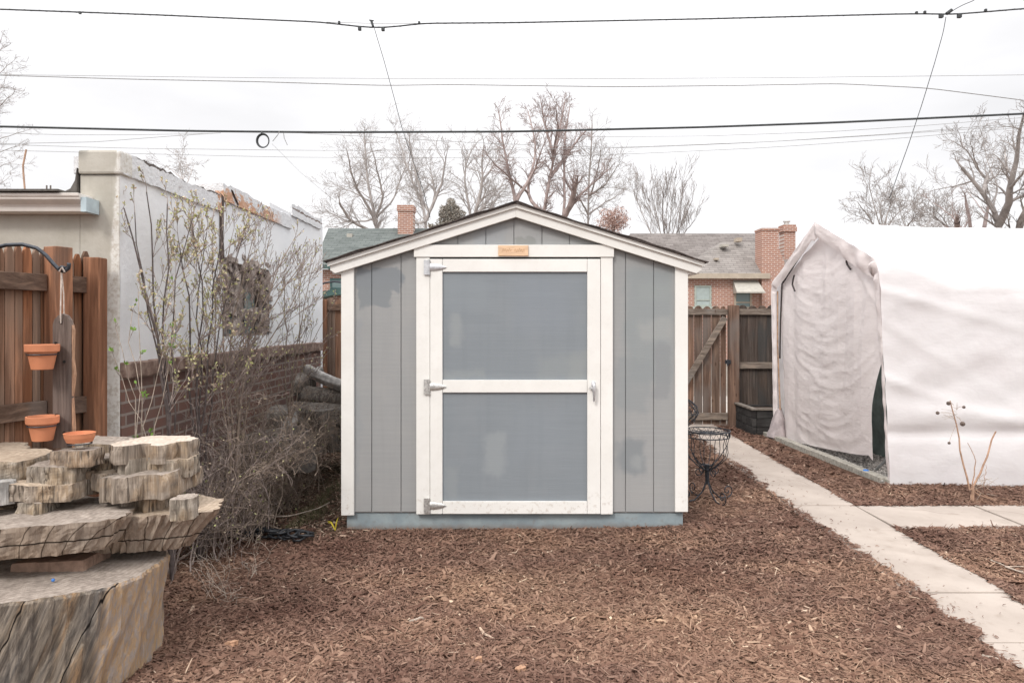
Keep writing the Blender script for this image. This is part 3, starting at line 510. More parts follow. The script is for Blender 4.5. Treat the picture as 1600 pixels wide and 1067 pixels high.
# rake boards, trim strips and roof
def rake(side, lo, hi, y0, y1, xe, cut=0):
    m = MB(); x0 = .027; xe_ = x0 + side*xe
    pts = [(x0, y0, 2.322+lo), (xe_ - side*cut, y0, 2.322 - (xe-cut)*.312 + lo), (xe_, y0, 2.322 - xe*.312 + lo + cut*1.0), (xe_, y0, 2.322 - xe*.312 + hi), (x0, y0, 2.322+hi)]
    if cut == 0: pts.pop(2)
    if side < 0: pts = pts[::-1]
    m.prism(pts, (0, y1-y0, 0)); return m
PK = sz(316) - 2.322
for s_ in (-1, 1):
    rake(s_, PK-.110, PK-.018, 4.972, 4.994, 1.31, .035).build('rake_board', M['trim'], shed, bevel=.003)
    rake(s_, PK-.046, PK-.0165, 4.955, 4.969, 1.325).build('rake_strip', M['trim'], shed, bevel=.002)
mb = MB()
for s_ in (-1, 1):
    nseg = 40
    for j, (lo, hi, over, y0) in enumerate(((-.0155, -.0095, 1.338, 4.937), (-.0095, -.003, 1.350, 4.932))):
        pts_t = []; pts_b = []
        for i in range(nseg+1):
            t = i/nseg; xx = .027 + s_*over*t; zz = 2.322 + PK - over*t*.312; wv = .004*math.sin(t*9+j+s_) + .003*math.sin(t*31+j)
            pts_t.append((xx, zz + hi + wv)); pts_b.append((xx, zz + lo + (wv if j else 0)))
        vs = []; fs = []
        for (a, b) in zip(pts_b, pts_t): vs += [(a[0], y0, a[1]), (b[0], y0, b[1]), (b[0], 8.12, b[1]), (a[0], 8.12, a[1])]
        for i in range(nseg):
            q = i*4; r = q+4; fs += [(q, r, r+1, q+1), (q+1, r+1, r+2, q+2), (q+2, r+2, r+3, q+3), (q+3, r+3, r, q)]
        fs += [(nseg*4, nseg*4+3, nseg*4+2, nseg*4+1), (0, 1, 2, 3)]
        mb.add(vs, fs)
mb.build('roof', M['shingle_edge'], shed)
for s_ in (-1, 1):
    mb = MB(); mb.prism([(.027+s_*1.20, 5.0, 2.322-1.2*.312+PK-.03), (.027+s_*1.30, 5.0, 2.322-1.3*.312+PK-.03), (.027+s_*1.30, 5.0, 2.322-1.3*.312+PK-.10), (.027+s_*1.20, 5.0, 2.322-1.2*.312+PK-.14)], (0, 3.05, 0))
    mb.build('eave_board', M['trim'], shed)
mb = MB(); mb.box(sx(647), sx(959), 4.986, 5.019, sz(402), sz(383)); mb.build('header_board', M['trim'], shed, bevel=.003)
for a, b in ((650.5, 671.7), (938.6, 957.5)):
    mb = MB(); mb.box(sx(a), sx(b), 4.994, 5.0195, sz(803), sz(402.3)); mb.build('door_jamb', M['trim'], shed, bevel=.003)
mb = MB(); mb.box(sx(670), sx(940), 5.012, 5.0185, sz(803), sz(402.5)); mb.build('door_gap', M['black_hole'], shed)
door = MB(); door.box(sx(673), sx(937.5), 5.004, 5.0115, sz(801), sz(406)); door = door.build('door', M['door'], shed, label='blue grey door with cream rails and patchy repaint')
for a, b, c_, d in ((672.3, 691.5, 802, 405), (917.5, 937.8, 802, 405)):
    mb = MB(); mb.box(sx(a), sx(b), 4.988, 5.0035, sz(c_), sz(d)); mb.build('door_stile', M['trim'], door, bevel=.0025)
for c_, d in ((425, 405), (613, 593.5), (802, 782.5)):
    mb = MB(); mb.box(sx(691.9), sx(917.1), 4.9885, 5.0035, sz(c_), sz(d)); mb.build('door_rail', M['trim'], door, bevel=.0025)
for i, yy in enumerate((418, 604, 789)):
    mb = MB(); cx = sx(667.5); cz = sz(yy); mb.box(cx-.022, cx+.012, 4.981, 4.9868, cz-.052, cz+.052)
    mb.tube([(cx+.014, 4.978, cz-.054), (cx+.014, 4.978, cz+.054)], .0075, 10)
    L_ = .125; pr = [(0, .026), (.03, .027), (.06, .024), (.09, .018), (.11, .010), (L_, .002)]
    vs = []; 
    for (dx, h) in pr:
        for k in range(9):
            a = math.pi*k/8; vs.append((cx+.012+dx, 4.986 - math.sin(a)*.010*(.4+.6*h/.027), cz + math.cos(a)*h))
    mb.add(vs, [(i_*9+k, (i_+1)*9+k, (i_+1)*9+k+1, i_*9+k+1) for i_ in range(len(pr)-1) for k in range(8)])
    for (ddx, ddz) in ((-.008, .035), (-.008, -.035), (-.008, 0), (.04, 0), (.085, 0)): mb.tube([(cx+ddx, 4.982, cz+ddz), (cx+ddx, 4.9745 if ddx > 0 else 4.979, cz+ddz)], .0045, 8)
    mb.build('hinge', M['metal'] if i else M['metal_white'], door, label=('pale painted hinge' if i == 0 else None))
mb = MB(); cx = sx(926.5); cz = sz(603)
mb.lathe((0,0,0), [(.0,0)], 3) if False else None
mb.box(cx-.012, cx+.014, 4.981, 4.988, cz-.032, cz+.032)
mb.tube([(cx, 4.982, cz+.012), (cx, 4.958, cz+.012)], .011, 12)
mb.tube([(cx-.001, 4.953, cz+.020), (cx, 4.950, cz+.005), (cx+.001, 4.949, cz-.03), (cx+.003, 4.953, cz-.065), (cx+.003, 4.958, cz-.092), (cx+.003, 4.962, cz-.105)], [.012, .0125, .011, .009, .0085, .006], 10)
mb.tube([(cx-.002, 4.955, cz-.012), (cx-.028, 4.978, cz-.012)], .004, 6)
mb.build('door_handle', M['metal_white'], door, smooth=True)
pl = MB(); pl.box(sx(778.5), sx(825.5), 4.974, 4.9855, sz(400.5), sz(384)); pl = pl.build('plaque', M['plaque'], shed, bevel=.003, label='small blank looking wooden plaque with faint worn carving')
mb = MB()
for xx0, x1, ph in ((784, 799, 0), (803, 820, 2)):     # the worn carved strokes, not readable in the photograph either
    pts = [(sx(p), 4.9735, sz(391.5 + 2.3*math.sin(p*1.9+ph) + 1.0*math.sin(p*.7+ph))) for p in np.linspace(xx0, x1, 34)]
    mb.tube(pts, .0016, 5)
mb.build('carving', M['engrave'], pl)

# ------------------------------------------------------------------ garage building on the left
WX = -2.2
bld = thing('stucco_garage', (-3.2, 4.0, 0), 'old flat roofed garage of peeling white and beige stucco over a brick base', 'building')
def wy(px): return -WX*F/(800-px)                             # depth of a point of the side wall
y0, y1, y2, y3 = 3.96, wy(344), wy(453), wy(499.5)
wy0, wy1, wz0, wz1 = wy(343.5)+.06, wy(421), 1.36, 1.945
def wallpanel(m, ya, yb, za, zb, x=WX, n=(10, 10), t=.2, amp=.006, seed=3):
    ny_, nz_ = n; vs = []; 
    for i in range(ny_+1):
        for j in range(nz_+1):
            yy = ya + (yb-ya)*i/ny_; zz = za + (zb-za)*j/nz_; d = amp*(2*float(fbm(yy*4, zz*4, seed, 3))-1); vs.append((x+d, yy, zz))
    m.add(vs, [(i*(nz_+1)+j, (i+1)*(nz_+1)+j, (i+1)*(nz_+1)+j+1, i*(nz_+1)+j+1) for i in range(ny_) for j in range(nz_)])
    m.box(x-t, x-.02, ya, yb, za, zb)
mb = MB(); wallpanel(mb, y0, wy0, 1.24, 2.31, n=(24, 20)); wallpanel(mb, wy0, wy1, wz1, 2.40, n=(16, 10)); wallpanel(mb, wy0, wy1, 1.24, wz0, n=(10, 6)); wallpanel(mb, wy1, y3, 1.24, 2.56, n=(24, 20))
mb.build('side_wall', M['stucco_white'], bld, smooth=False)
mb = MB(); mb.box(-2.418, WX+.003, y0-.012, y0-.0005, -.05, 2.296); mb.box(-7, -2.417, y0-.0125, y0+.1, -.05, 2.15); mb.build('front_wall', M['stucco_beige'], bld, bevel=.01)
mb = MB(); mb.box(WX-.22, WX-.02, y3-.01, y3+.2, -.05, 2.6); mb.box(-7, WX-.2, y3, y3+.2, -.05, 2.55); mb.build('back_wall', M['stucco_white'], bld)
mb = MB(); mb.box(WX-.2, WX+.012, y0+.002, y3+.0, -.05, 1.155); mb.build('brick_base', M['base_brick'], bld)
mb = MB(); r_ = random.Random(2); yy = y0
while yy < y3:
    w_ = r_.uniform(.18, .3); mb.box(WX-.1, WX+.045+r_.uniform(-.008,.008), yy+.004, min(yy+w_, y3+.02)-.004, 1.157+r_.uniform(-.004,.004), 1.25+r_.uniform(-.008,.006)); yy += w_
mb.build('brick_ledge', M['sill'], bld, bevel=.008)
def parapet(ya, yb, zb, zt, seed, xo=.02, back=.26):
    rr = random.Random(seed); m = MB(); n = 26; top = []; bot = []
    for i in range(n+1):
        t = i/n; yy = ya + (yb-ya)*t; top.append((yy, zt + rr.uniform(-.014, .006) + .01*math.sin(t*7))); bot.append((yy, zb + rr.uniform(-.003,.003)))
    vs = []; fs = []
    for (a, b) in zip(bot, top):
        xo_ = xo + rr.uniform(-.006, .006); vs += [(WX+xo_, a[0], a[1]), (WX+xo_-.008, b[0], b[1]), (WX-back, b[0], b[1]-.02), (WX-back, a[0], a[1])]
    for i in range(n): q = i*4; r = q+4; fs += [(q, r, r+1, q+1), (q+1, r+1, r+2, q+2), (q+2, r+2, r+3, q+3), (q+3, r+3, r, q)]
    fs += [(n*4, n*4+3, n*4+2, n*4+1), (0, 1, 2, 3)]; m.add(vs, fs); return m
parapet(y0, y1-.02, 2.302, 2.43, 1).build('parapet', M['parapet'], bld, label='lowest parapet step, white over the corner')
parapet(y1+.03, y2, 2.395, 2.525, 2).build('parapet', M['parapet'], bld, label='middle parapet step with paint peeled to orange brick')
parapet(y2+.01, y3+.03, 2.535, 2.655, 3).build('parapet', M['parapet'], bld, label='highest parapet step at the far end')
mb = MB(); mb.box(-2.42, WX+.02, y0-.03, y0+.1, 2.297, 2.43); mb.prism([(-2.42, y0-.028, 2.297), (-2.21, y0-.028, 2.297), (-2.21, y0-.028, 2.432), (-2.385, y0-.028, 2.432), (-2.415, y0-.028, 2.36)], (0, .1, 0))
mb.build('corner_block', M['stucco_beige'], bld, bevel=.012)
mb = MB(); mb.prism([(WX+.004, y1-.03, 2.44), (WX+.004, y1+.035, 2.42), (WX+.004, y1+.025, 2.1), (WX+.004, y1+.05, 1.93), (WX+.004, y1-.01, 1.93), (WX+.004, y1-.02, 2.15)], (.012, 0, 0))
mb.prism([(WX+.016, y1+.16, 2.50), (WX+.016, y1+.185, 2.49), (WX+.016, y1+.30, 2.405), (WX+.016, y1+.28, 2.40)], (.012, 0, 0))
mb.build('crack', M['crack'], bld)
mb = MB(); rr = random.Random(4)     # broken masonry round the old window
wallpanel(mb, wy0, wy1, wz0, wz1, x=WX-.10, n=(20, 16), t=.08, amp=.03, seed=9)
for i in range(60):
    yy = rr.uniform(wy0, wy1); zz = rr.choice([rr.uniform(wz1-.10, wz1+.02), rr.uniform(wz0, wz1)]); s_ = rr.uniform(.015, .05); mb.obox((WX-.05+rr.uniform(-.03,.02), yy, zz), (1, rr.uniform(-.3,.3), 0), (0, 1, rr.uniform(-.3,.3)), (rr.uniform(-.3,.3), 0, 1), .03, s_*1.5, s_*.7)
for i in range(150):
    e = rr.random(); k_ = rr.random(); s_ = rr.uniform(.012, .038)
    if e < .5: yy, zz = wy0 + (wy1-wy0)*k_, wz1 + rr.uniform(-.05, .03) + .03*math.sin(k_*3.1)
    elif e < .72: yy, zz = wy0 + rr.uniform(-.02,.05), wz0 + (wz1-wz0)*k_
    else: yy, zz = wy1 + rr.uniform(-.06,.03), wz0 + (wz1-wz0)*k_
    mb.obox((WX-.02+rr.uniform(-.03,.012), yy, zz), (1, rr.uniform(-.4,.4), 0), (0, 1, rr.uniform(-.4,.4)), (rr.uniform(-.4,.4), 0, 1), .02, s_*1.4, s_*.7)
win = mb.build('window', M['rubble'], bld, label='bricked up window with broken masonry')
mb = MB(); mb.box(WX-.075, WX-.07, wy0+.03, wy0+.36, wz0+.02, wz1-.16); mb.build('pane', M['glass'], win); mb = MB(); mb.box(WX-.075, WX-.07, wy0+.62, wy0+.84, wz0+.02, wz1-.22); mb.build('pane', M['glass'], win)
mb = MB()      # gutter and roof of the front slope
gy = 3.80; gz0, gz1 = 1.465+(505-329)*gy/F, 1.465+(505-301)*gy/F; gx1 = (130-800)*gy/F
og = [(0,.055),(.04,.085),(.30,.088),(.42,.095),(.58,.118),(.66,.128),(.80,.130),(.82,.136),(1,.138),(1,.0),(0,0)]
mb.prism([(-6, 3.944-dd_, gz0+(gz1-gz0)*s_) for s_, dd_ in og], (gx1-.03+6, 0, 0))
gut = mb.build('gutter', M['gutter'], bld, bevel=.004); mb = MB(); mb.box(gx1-.029, gx1+.002, 3.825, 3.944, gz0-.002, gz1-.02); mb.build('end_cap', M['gutter_end'], gut)
mb = MB(); mb.prism([(-6, 3.79, gz1+.006), (-2.44, 3.79, gz1+.006), (-2.44, 7.9, gz1+.02), (-6, 7.9, gz1+.02)], (0, 0, .012)); mb.build('roof', M['roofing'], bld)
mb = MB(); mb.prism([(-2.56, 3.93, 2.16), (-2.425, 3.93, 2.16), (-2.425, 3.93, 2.33), (-2.435, 3.93, 2.26), (-2.46, 3.93, 2.215), (-2.50, 3.93, 2.195)], (0, .3, 0)); mb.build('flashing', M['roofing'], bld)
mb = MB(); a = P(39, 299, 4.4); mb.tube([a, a+Vector((-.01,0,.12)), a+Vector((-.012,0,.16)), a+Vector((.008,0,.26))], .0055, 8); mb.build('roof_pipe', M['rose_stem'], bld)
mb = MB()
for px in (73, 79): a = P(px, 299, 4.2); mb.tube([a, a+Vector((0,0,.035))], .0045, 6)
mb.build('vent_stub', M['bark_dark'], bld)

# ------------------------------------------------------------------ left cedar fence
fA = Vector((-2.56, 2.98, 0)); fB = Vector((-2.285, 3.86, 0)); fd = (fB-fA).normalized(); fn = Vector((fd.y, -fd.x, 0))   # fn points to the camera side
fen = thing('cedar_fence', fA, 'reddish cedar picket fence with grey rails meeting the beige garage wall', 'fence')
mb = MB(); rr = random.Random(8); t = -.9; FLen = (fB-fA).length
while t < FLen-.03:
    wd = rr.uniform(.040, .060); zt = 1.845 + rr.uniform(-.012, .012); a = fA + fd*(t+.002) - fn*.025; b = fA + fd*(t+wd-.002) - fn*.025
    prof = [(0,0),(1,0),(1,.965),(.86,.987),(.62,1),(.38,1),(.14,.987),(0,.965)]
    pts = [a.lerp(b, u) + Vector((0,0,.03+(zt-.03)*v)) for u, v in prof]; mb.prism(pts, -fn*.016); t += wd
mb.build('pickets', M['fence_red'], fen)
def fpos(px):                                              # parameter on the fence line seen at pixel column px
    k_ = (px-800)/F; return (k_*fA.y - fA.x)/(fd.x - k_*fd.y)
post_t = fpos(84)
for ta, tb in ((-.9, post_t-.05), (post_t+.03, FLen)):
    for zz in (1.67, 1.03, .35):
        m = MB(); a = fA + fd*ta + Vector((0,0,zz)); b = fA + fd*tb + Vector((0,0,zz)); m.beam(a+fn*.0, b+fn*.0, .085, .036); m.build('rail', M['fence_rail'], fen, bevel=.003)
m = MB(); c_ = fA + fd*post_t + fn*.03; d1 = Vector((.93,-.37,0)).normalized(); d2 = Vector((.37,.93,0)); m.obox(c_+Vector((0,0,.93)), d1, d2, (0,0,1), .046, .046, .925); m.build('post', M['fence_post'], fen, bevel=.004, label='square post greyed on its left face')
m = MB(); c_ = Vector(((149-800)*3.84/F, 3.84, 0)); m.obox(c_+Vector((0,0,.91)), (1,.06,0), (-.06,1,0), (0,0,1), .042, .045, .91); m.build('post', M['fence_post'], fen, bevel=.004, label='orange end post against the garage')

# ------------------------------------------------------------------ back fence, gate
YB = 10.0
def bz(py): return CH-(py-HY)*YB/F
def bx(px): return (px-800)*YB/F
bf = thing('board_fence', (3.6, YB, 0), 'dark weathered board fence between the gate post and the white tent', 'fence')
def boards(m, x0, x1, z0, zt, wd, gap, yy, rr, t=.018):
    x = x0
    while x < x1-.02:
        w_ = min(wd + rr.uniform(-.006,.006), x1-x); zz = zt + rr.uniform(-.01,.01); a = x+gap/2; b = x+w_-gap/2
        prof = [(0,0),(1,0),(1,.97),(.85,.988),(.62,1),(.38,1),(.15,.988),(0,.97)]
        m.prism([(a+(b-a)*u, yy, z0+(zz-z0)*v) for u, v in prof], (0, t, 0)); x += w_
rr = random.Random(12)
mb = MB(); boards(mb, bx(1154), 7.5, .02, bz(477), .14, .003, YB+.03, rr); mb.build('boards', M['fence_old'], bf)
for a, b in ((483, 492), (566, 576), (655, 664)):
    mb = MB(); mb.box(bx(1153.5), 7.5, YB-.012, YB+.028, bz(b), bz(a)); mb.build('rail', M['old_rail'], bf, bevel=.004)
mb = MB(); mb.box(bx(1138), bx(1153), YB-.07, YB+.05, -.02, bz(477)); mb.build('post', M['gate_wood'], bf, bevel=.006)
gate = thing('wooden_gate', (2.6, YB, 0), 'slatted wooden gate with a diagonal brace at the end of the path', 'gate')
mb = MB(); boards(mb, bx(1030), bx(1136), .03, bz(478), .128, .010, YB+.03, rr); mb.build('boards', M['gate_wood'], gate)
for a, b in ((483, 492), (645, 656)):
    mb = MB(); mb.box(bx(1030), bx(1137), YB-.008, YB+.028, bz(b), bz(a)); mb.build('rail', M['old_rail'], gate, bevel=.004)
mb = MB(); mb.beam((bx(1132), YB-.026, bz(496)), (bx(1050), YB-.026, bz(632)), .085, .035, (0,0,1)); mb.build('brace', M['old_rail'], gate, bevel=.004)
mb = MB(); mb.box(bx(1131), bx(1139), YB-.085, YB-.045, bz(568), bz(562)); mb.tube([(bx(1134), YB-.09, bz(561)), (bx(1134), YB-.09, bz(571))], .012, 8); mb.build('latch', M['iron'], gate)
mb = MB(); boards(mb, -2.0, bx(1030)-.05, .02, bz(478), .14, .003, YB+.03, rr); 
bf2 = thing('board_fence', (0, YB, 0), 'dark board fence running behind the grey shed', 'fence'); mb.build('boards', M['fence_old'], bf2)
for zz in (1.6, .9): mb = MB(); mb.box(-2.0, bx(1030)-.05, YB-.01, YB+.028, zz, zz+.09); mb.build('rail', M['old_rail'], bf2)
cf = thing('cedar_fence', (-2.6, 9.0, 0), 'short run of orange brown fence seen between the garage and the shed', 'fence')
mb = MB(); boards(mb, -3.4, -1.9, .02, CH+(505-466)*9/F, .125, .004, 9.03, rr); mb.build('boards', M['fence_red'], cf)
mb = MB(); mb.box((496.5-800)*9/F, (504-800)*9/F, 8.95, 9.025, 0, CH+(505-463)*9/F); mb.box((504-800)*9/F+.004, (511-800)*9/F, 8.97, 9.025, 0, CH+(505-468)*9/F); mb.build('post', M['fence_post'], cf, bevel=.005)
for z_ in (CH+(505-480)*9/F, .7):
    mb = MB(); mb.box((511.5-800)*9/F, -1.9, 8.995, 9.027, z_-.04, z_+.04); mb.build('rail', M['fence_rail'], cf)

# ------------------------------------------------------------------ tent (portable canopy garage)
tent = thing('canopy_tent', (3.4, 7.7, 0), 'white tarpaulin tent garage with wrinkled pinkish door flap beside the path', 'tent')
EAVE_N = (6.42, 2.035); PEAK = (7.70, 2.565); EAVE_F = (9.0, 1.975)
def prof(v):      # v 0..1 round the arch: near bottom, near eave, peak, far eave, far bottom -> (y, z, x of the front edge)
    K = [(0, 6.37, -.01, 3.415), (.36, 6.40, 1.93, 3.325), (.395, 6.44, 2.05, 3.315), (.56, PEAK[0], PEAK[1], 3.305), (.72, EAVE_F[0]-.03, EAVE_F[1]+.01, 3.31), (.745, 9.03, 1.88, 3.315), (1, 9.06, .06, 3.36)]
    for a, b in zip(K[:-1], K[1:]):
        if v <= b[0]:
            t = (v-a[0])/(b[0]-a[0]); return [a[i]+(b[i]-a[i])*t for i in (1,2,3)]
    return list(K[-1][1:])
def cn(x, y, z): return mnoise.noise(Vector((x, y, z)))
mb = MB(); NU, NV = 150, 150; TL = 5.4; vs = []
for i in range(NU+1):
    u = (i/NU)**1.25
    for j in range(NV+1):
        v = j/NV; y_, z_, x_ = prof(v)
        if u > 0: rw_ = .06*min(1, u*8); a3 = [prof(min(1, max(0, v+rw_*q_))) for q_ in (-1,-.5,0,.5,1)] if .2 < v < .5 else [prof(v)]; y_, z_ = sum(a[0] for a in a3)/len(a3), sum(a[1] for a in a3)/len(a3)
        X_ = x_ + (TL - (x_-3.3))*u
        sag = 4*u*(1-u)
        side = v < .36; 
        if side:
            h = v/.36; q = 1-abs(2*h-1)
            # long drape folds running from the front eave corner down and sideways, puckers near the hem
            f1 = .020*cn(X_*1.1 + z_*1.5, z_*1.3, 1.0) + .016*cn(X_*2.2 - z_*2.6, z_*3.0, 4.0); f2 = .028*math.exp(-((z_-.60-.05*math.sin(X_*2.1))/.07)**2)*math.sin(min(1,u*4)*math.pi/2) - .03*math.exp(-((z_-.47)/.05)**2)
            diag = .028*math.exp(-((z_ - 1.75 + (X_-3.4)*.28)/.045)**2)*math.exp(-(X_-3.4)*.9) + .014*math.exp(-((z_ - 1.45 + (X_-3.4)*.62)/.06)**2)*math.exp(-(X_-3.4)*.7)+ .018*math.exp(-((z_ - .95 + (X_-3.4)*.35)/.04)**2)*math.exp(-(X_-3.4)*1.2)
            pk = .010*cn(X_*9, z_*5, 2.0)*math.exp(-u*14)
            rg = .022*(.45-abs(cn(X_*.7+z_*.5, z_*2.4-X_*.9, 11)))  + .012*(.4-abs(cn(X_*1.6-z_*.6, z_*3.8+X_*.7, 17))); y_ += -(f1 + f2 + diag + pk + rg)*min(1, q*3+.15) + .10*q*sag*.4; 
            z_ += (.02*cn(X_*1.4, 0, 8) if v < .001 else 0)
            seam = .006*math.exp(-((z_-1.665)/.012)**2)*(1 if u > .12 else 0); y_ -= seam
        elif v < .75:
            z_ += -.05*sag*math.sin((v-.36)/.39*math.pi)*.6 - .035*min(1, u*4)*math.sin((v-.36)/.39*math.pi) + .008*cn(X_*2, y_*2, 3) + .012*cn(X_*9, y_*9, 3)*math.exp(-u*30)
        else: y_ += .02*cn(X_*2, z_*2, 5)
        vs.append((X_, y_, z_))
mb.add(vs, [(i*(NV+1)+j, (i+1)*(NV+1)+j, (i+1)*(NV+1)+j+1, i*(NV+1)+j+1) for i in range(NU) for j in range(NV)])
cover = mb.build('cover', M['cloth'], tent, smooth=True)
mb = MB(); vs = []; b0 = [prof(j/60) for j in range(61)]       # back panel
for q in b0: vs.append((3.3+TL, q[0], q[1]))
vs.append((3.3+TL, 7.7, .05)); mb.add(vs, [(61, j+1, j) for j in range(60)]); mb.build('back_panel', M['cloth'], tent)
# puckered hem wrapped round the front arch
mb = MB(); NV2 = 260; NW = 8; vs = []
for j in range(NV2+1):
    v = j/NV2; y_, z_, x_ = prof(v); y2_, z2_, _ = prof(min(1, v+.002)); y1_, z1_, _ = prof(max(0, v-.002)); ty, tz = y2_-y1_, z2_-z1_; l_ = math.hypot(ty, tz); ny_, nz_ = tz/l_, -ty/l_        # inward normal
    wd = .085 if v > .75 else (.155 if .36 < v < .58 else .115)
    if .37 < v < .48: wd = .19
    if v < .36: wd = .085 + .06*max(0, (v-.2)/.16)
    for k in range(NW+1):
        t = k/NW; puck = .014*math.sin(v*150+3*cn(v*20,0,0))*math.sin(t*math.pi) * (.4+1.6*max(0, 1-abs(v-.4)/.08)) if v < .745 else .006*math.sin(v*210)*math.sin(t*math.pi)
        vs.append((x_ - .012*math.sin(t*math.pi*.9) - puck + .03*t + .01*cn(v*30, t*3, 1), y_ + ny_*wd*t, z_ + nz_*wd*t))
mb.add(vs, [(j*(NW+1)+k, (j+1)*(NW+1)+k, (j+1)*(NW+1)+k+1, j*(NW+1)+k+1) for j in range(NV2) for k in range(NW)])
mb.build('front_hem', M['cloth_door'], tent, smooth=True)
# door flap: hangs just inside the arch, its near lower corner lifted
def archtop(y):
    if y < PEAK[0]: return 1.99 + (y-6.42)/(PEAK[0]-6.42)*(PEAK[1]-2.035) - .03
    return PEAK[1]-.075 - (y-PEAK[0])/(EAVE_F[0]-PEAK[0])*(PEAK[1]-EAVE_F[1])
mb = MB(); NA, NB = 150, 170; vs = []
for i in range(NA+1):
    a = i/NA
    for j in range(NB+1):
        b = j/NB                                   # 0 bottom, 1 top
        tb = min(1, max(0, (b-.22)/.38)); yn = 6.66 - .015*math.sin(b*math.pi) - .19*tb*tb*(3-2*tb); yf = 8.90 + .0*b
        y_ = yn + (yf-yn)*a; zt = archtop(y_); zb = .235 - .21*min(1, a*1.12)**.62 - .06*math.exp(-(a/.02)**2)
        z_ = zb + (zt-zb)*b
        mid = math.exp(-((a-.5)/.3)**2)
        d = .045*cn(y_*1.7, z_*.6, 0) + .014*cn(y_*4.5 + z_*.8, z_*.8, 7) + .004*cn(y_*5, z_*14, 5)*mid + .035*math.exp(-((a-.22)/.10)**2)*math.sin(b*2.8)*.6 - .03*math.exp(-((a-.86)/.05)**2)*(1-b)**.5
        ph_ = z_ - .30*(y_-7.75)**2; d += .020*(.4-abs(cn(y_*1.1, ph_*5.5, 21)))*(.3+.7*mid) + .010*(.4-abs(cn(y_*2.2+3, ph_*11, 25)))*mid + .022*(.4-abs(cn(y_*4.2+z_*.5, z_*.55, 31)))
        d += .012*math.sin(y_*9 + z_*1.2)*.35 + .02*math.exp(-((y_-6.9 + (2.0-z_)*.9)/.05)**2)*max(0, z_-1.3)
        vs.append((3.40 + .035*(1-b) - d, y_, z_))
mb.add(vs, [(i*(NB+1)+j, (i+1)*(NB+1)+j, (i+1)*(NB+1)+j+1, i*(NB+1)+j+1) for i in range(NA) for j in range(NB)])
flap = mb.build('door_flap', M['cloth_door'], tent, smooth=True)
for (pa, pb, pc, yy) in (((1241,430),(1238,445),(1242,455),8.15), ((1323,405),(1324,414),(1329,421),6.93)):
    m = MB(); xx = 3.36; pts = []
    for (px, py) in (pa, pb, pc): Y_ = xx*F/(px-800); pts.append(Vector((xx, Y_, CH-(py-HY)*Y_/F)))
    m.tube([pts[0], (pts[0]+pts[1])/2+Vector((0,.01,0)), pts[1], (pts[1]+pts[2])/2, pts[2]], .010, 6); m.build('strap', M['zip'], flap)
def onx(px, py, xx): Y_ = xx*F/(px-800); return Vector((xx, Y_, CH-(py-HY)*Y_/F))
m = MB(); m.tube([onx(1270, 371, 3.37), onx(1245, 408, 3.37), onx(1223, 442, 3.37)], .012, 6); m.tube([onx(1222, 443, 3.37), onx(1219.5, 500, 3.37), onx(1218.5, 560, 3.38)], .010, 6); m.build('zip', M['zip'], flap)
m = MB(); m.tube([onx(1215, 455, 3.36), onx(1215, 540, 3.36), onx(1219, 640, 3.38)], .009, 6); m.build('frame_pole', M['rust'], tent)
m = MB(); m.tube([(3.50, 6.47, .02), (3.50, 6.47, 2.0)], .019, 10); m.tube([(3.50, 6.47, .28), (3.50, 6.78, .06)], .014, 8); m.box(3.44, 3.56, 6.43, 6.53, .01, .02); m.build('frame_pole', M['steel'], tent)
m = MB(); vs = []     # dark tarp backdrop, added; its colour carries the shade inside the doorway
for i in range(21):
    for j in range(11): y_ = 6.52+i*.12; vs.append((3.95 + .04*math.sin(y_*6), y_, .03 + j*.19))
m.add(vs, [(i*11+j, (i+1)*11+j, (i+1)*11+j+1, i*11+j+1) for i in range(20) for j in range(10)]); o = m.build('tarp_backdrop', M['cloth_in'], smooth=True); tag(o, 'dark green tarp backdrop added for the dim inside of the tent doorway', 'tarp')
# gravel pad and curb
m = MB(); m.box(3.36, 8.8, 6.40, 9.1, -.02, .018); o = m.build('gravel_pad', M['gravel'], loc=(5, 7.7, 0)); tag(o, 'grey gravel bed under the tent', 'gravel bed', kind='structure')
n = 5200; x = rng.uniform(3.36, 4.2, n); y = rng.uniform(6.42, 9.05, n); th = rng.random((n, 3)); s_ = rng.uniform(.006, .018, n)
ico = np.array([(0,0,1),(1,0,.1),(0,1,0),(-1,0,.05),(0,-1,-.05),(0,0,-1)], float); V = np.stack([x,y,np.full(n,.022)+s_*.3],-1)[:,None,:] + ico[None]*s_[:,None,None]*(.6+.8*rng.random((n,6,1)))*np.array([1.2,1.2,.8]); tri = np.array([0,1,2,0,2,3,0,3,4,0,4,1,5,2,1,5,3,2,5,4,3,5,1,4])
o = np_mesh('gravel', V.reshape(-1,3), (np.arange(n)[:,None]*6+tri).ravel(), 3, M['gravel2']); tag(o, 'loose grey gravel stones at the tent doorway', 'gravel', kind='stuff')
curb = MB(); rr = random.Random(5); yy = 6.43
while yy < 9.3:
    L_ = rr.uniform(.42, .5); a = 3.265 + (9.3-yy)*.03; curb.obox((a+.045, yy+L_/2, .015), (1,.0,0), (-.03,1,0), (0,0,1), .045, L_/2-.004, .04+rr.uniform(-.004,.004)); yy += L_
curb.obox((3.52, 6.42, .015), (1,0,0), (0,1,0), (0,0,1), .12, .045, .035)
o = curb.build('curb', M['curb'], bevel=.006, loc=(3.3, 7.8, 0)); tag(o, 'low grey stone edging between mulch and gravel', 'curb', kind='structure')
m = MB(); c_ = P(1353, 733, 6.75); c_.z = .045; m.lathe(c_, [(.0,.022),(.022,.022),(.026,.016),(.026,-.012),(.0,-.012)], 14); o = m.build('bottle_cap', M['blue'], smooth=True); tag(o, 'bright blue plastic cap lying on the gravel', 'cap')
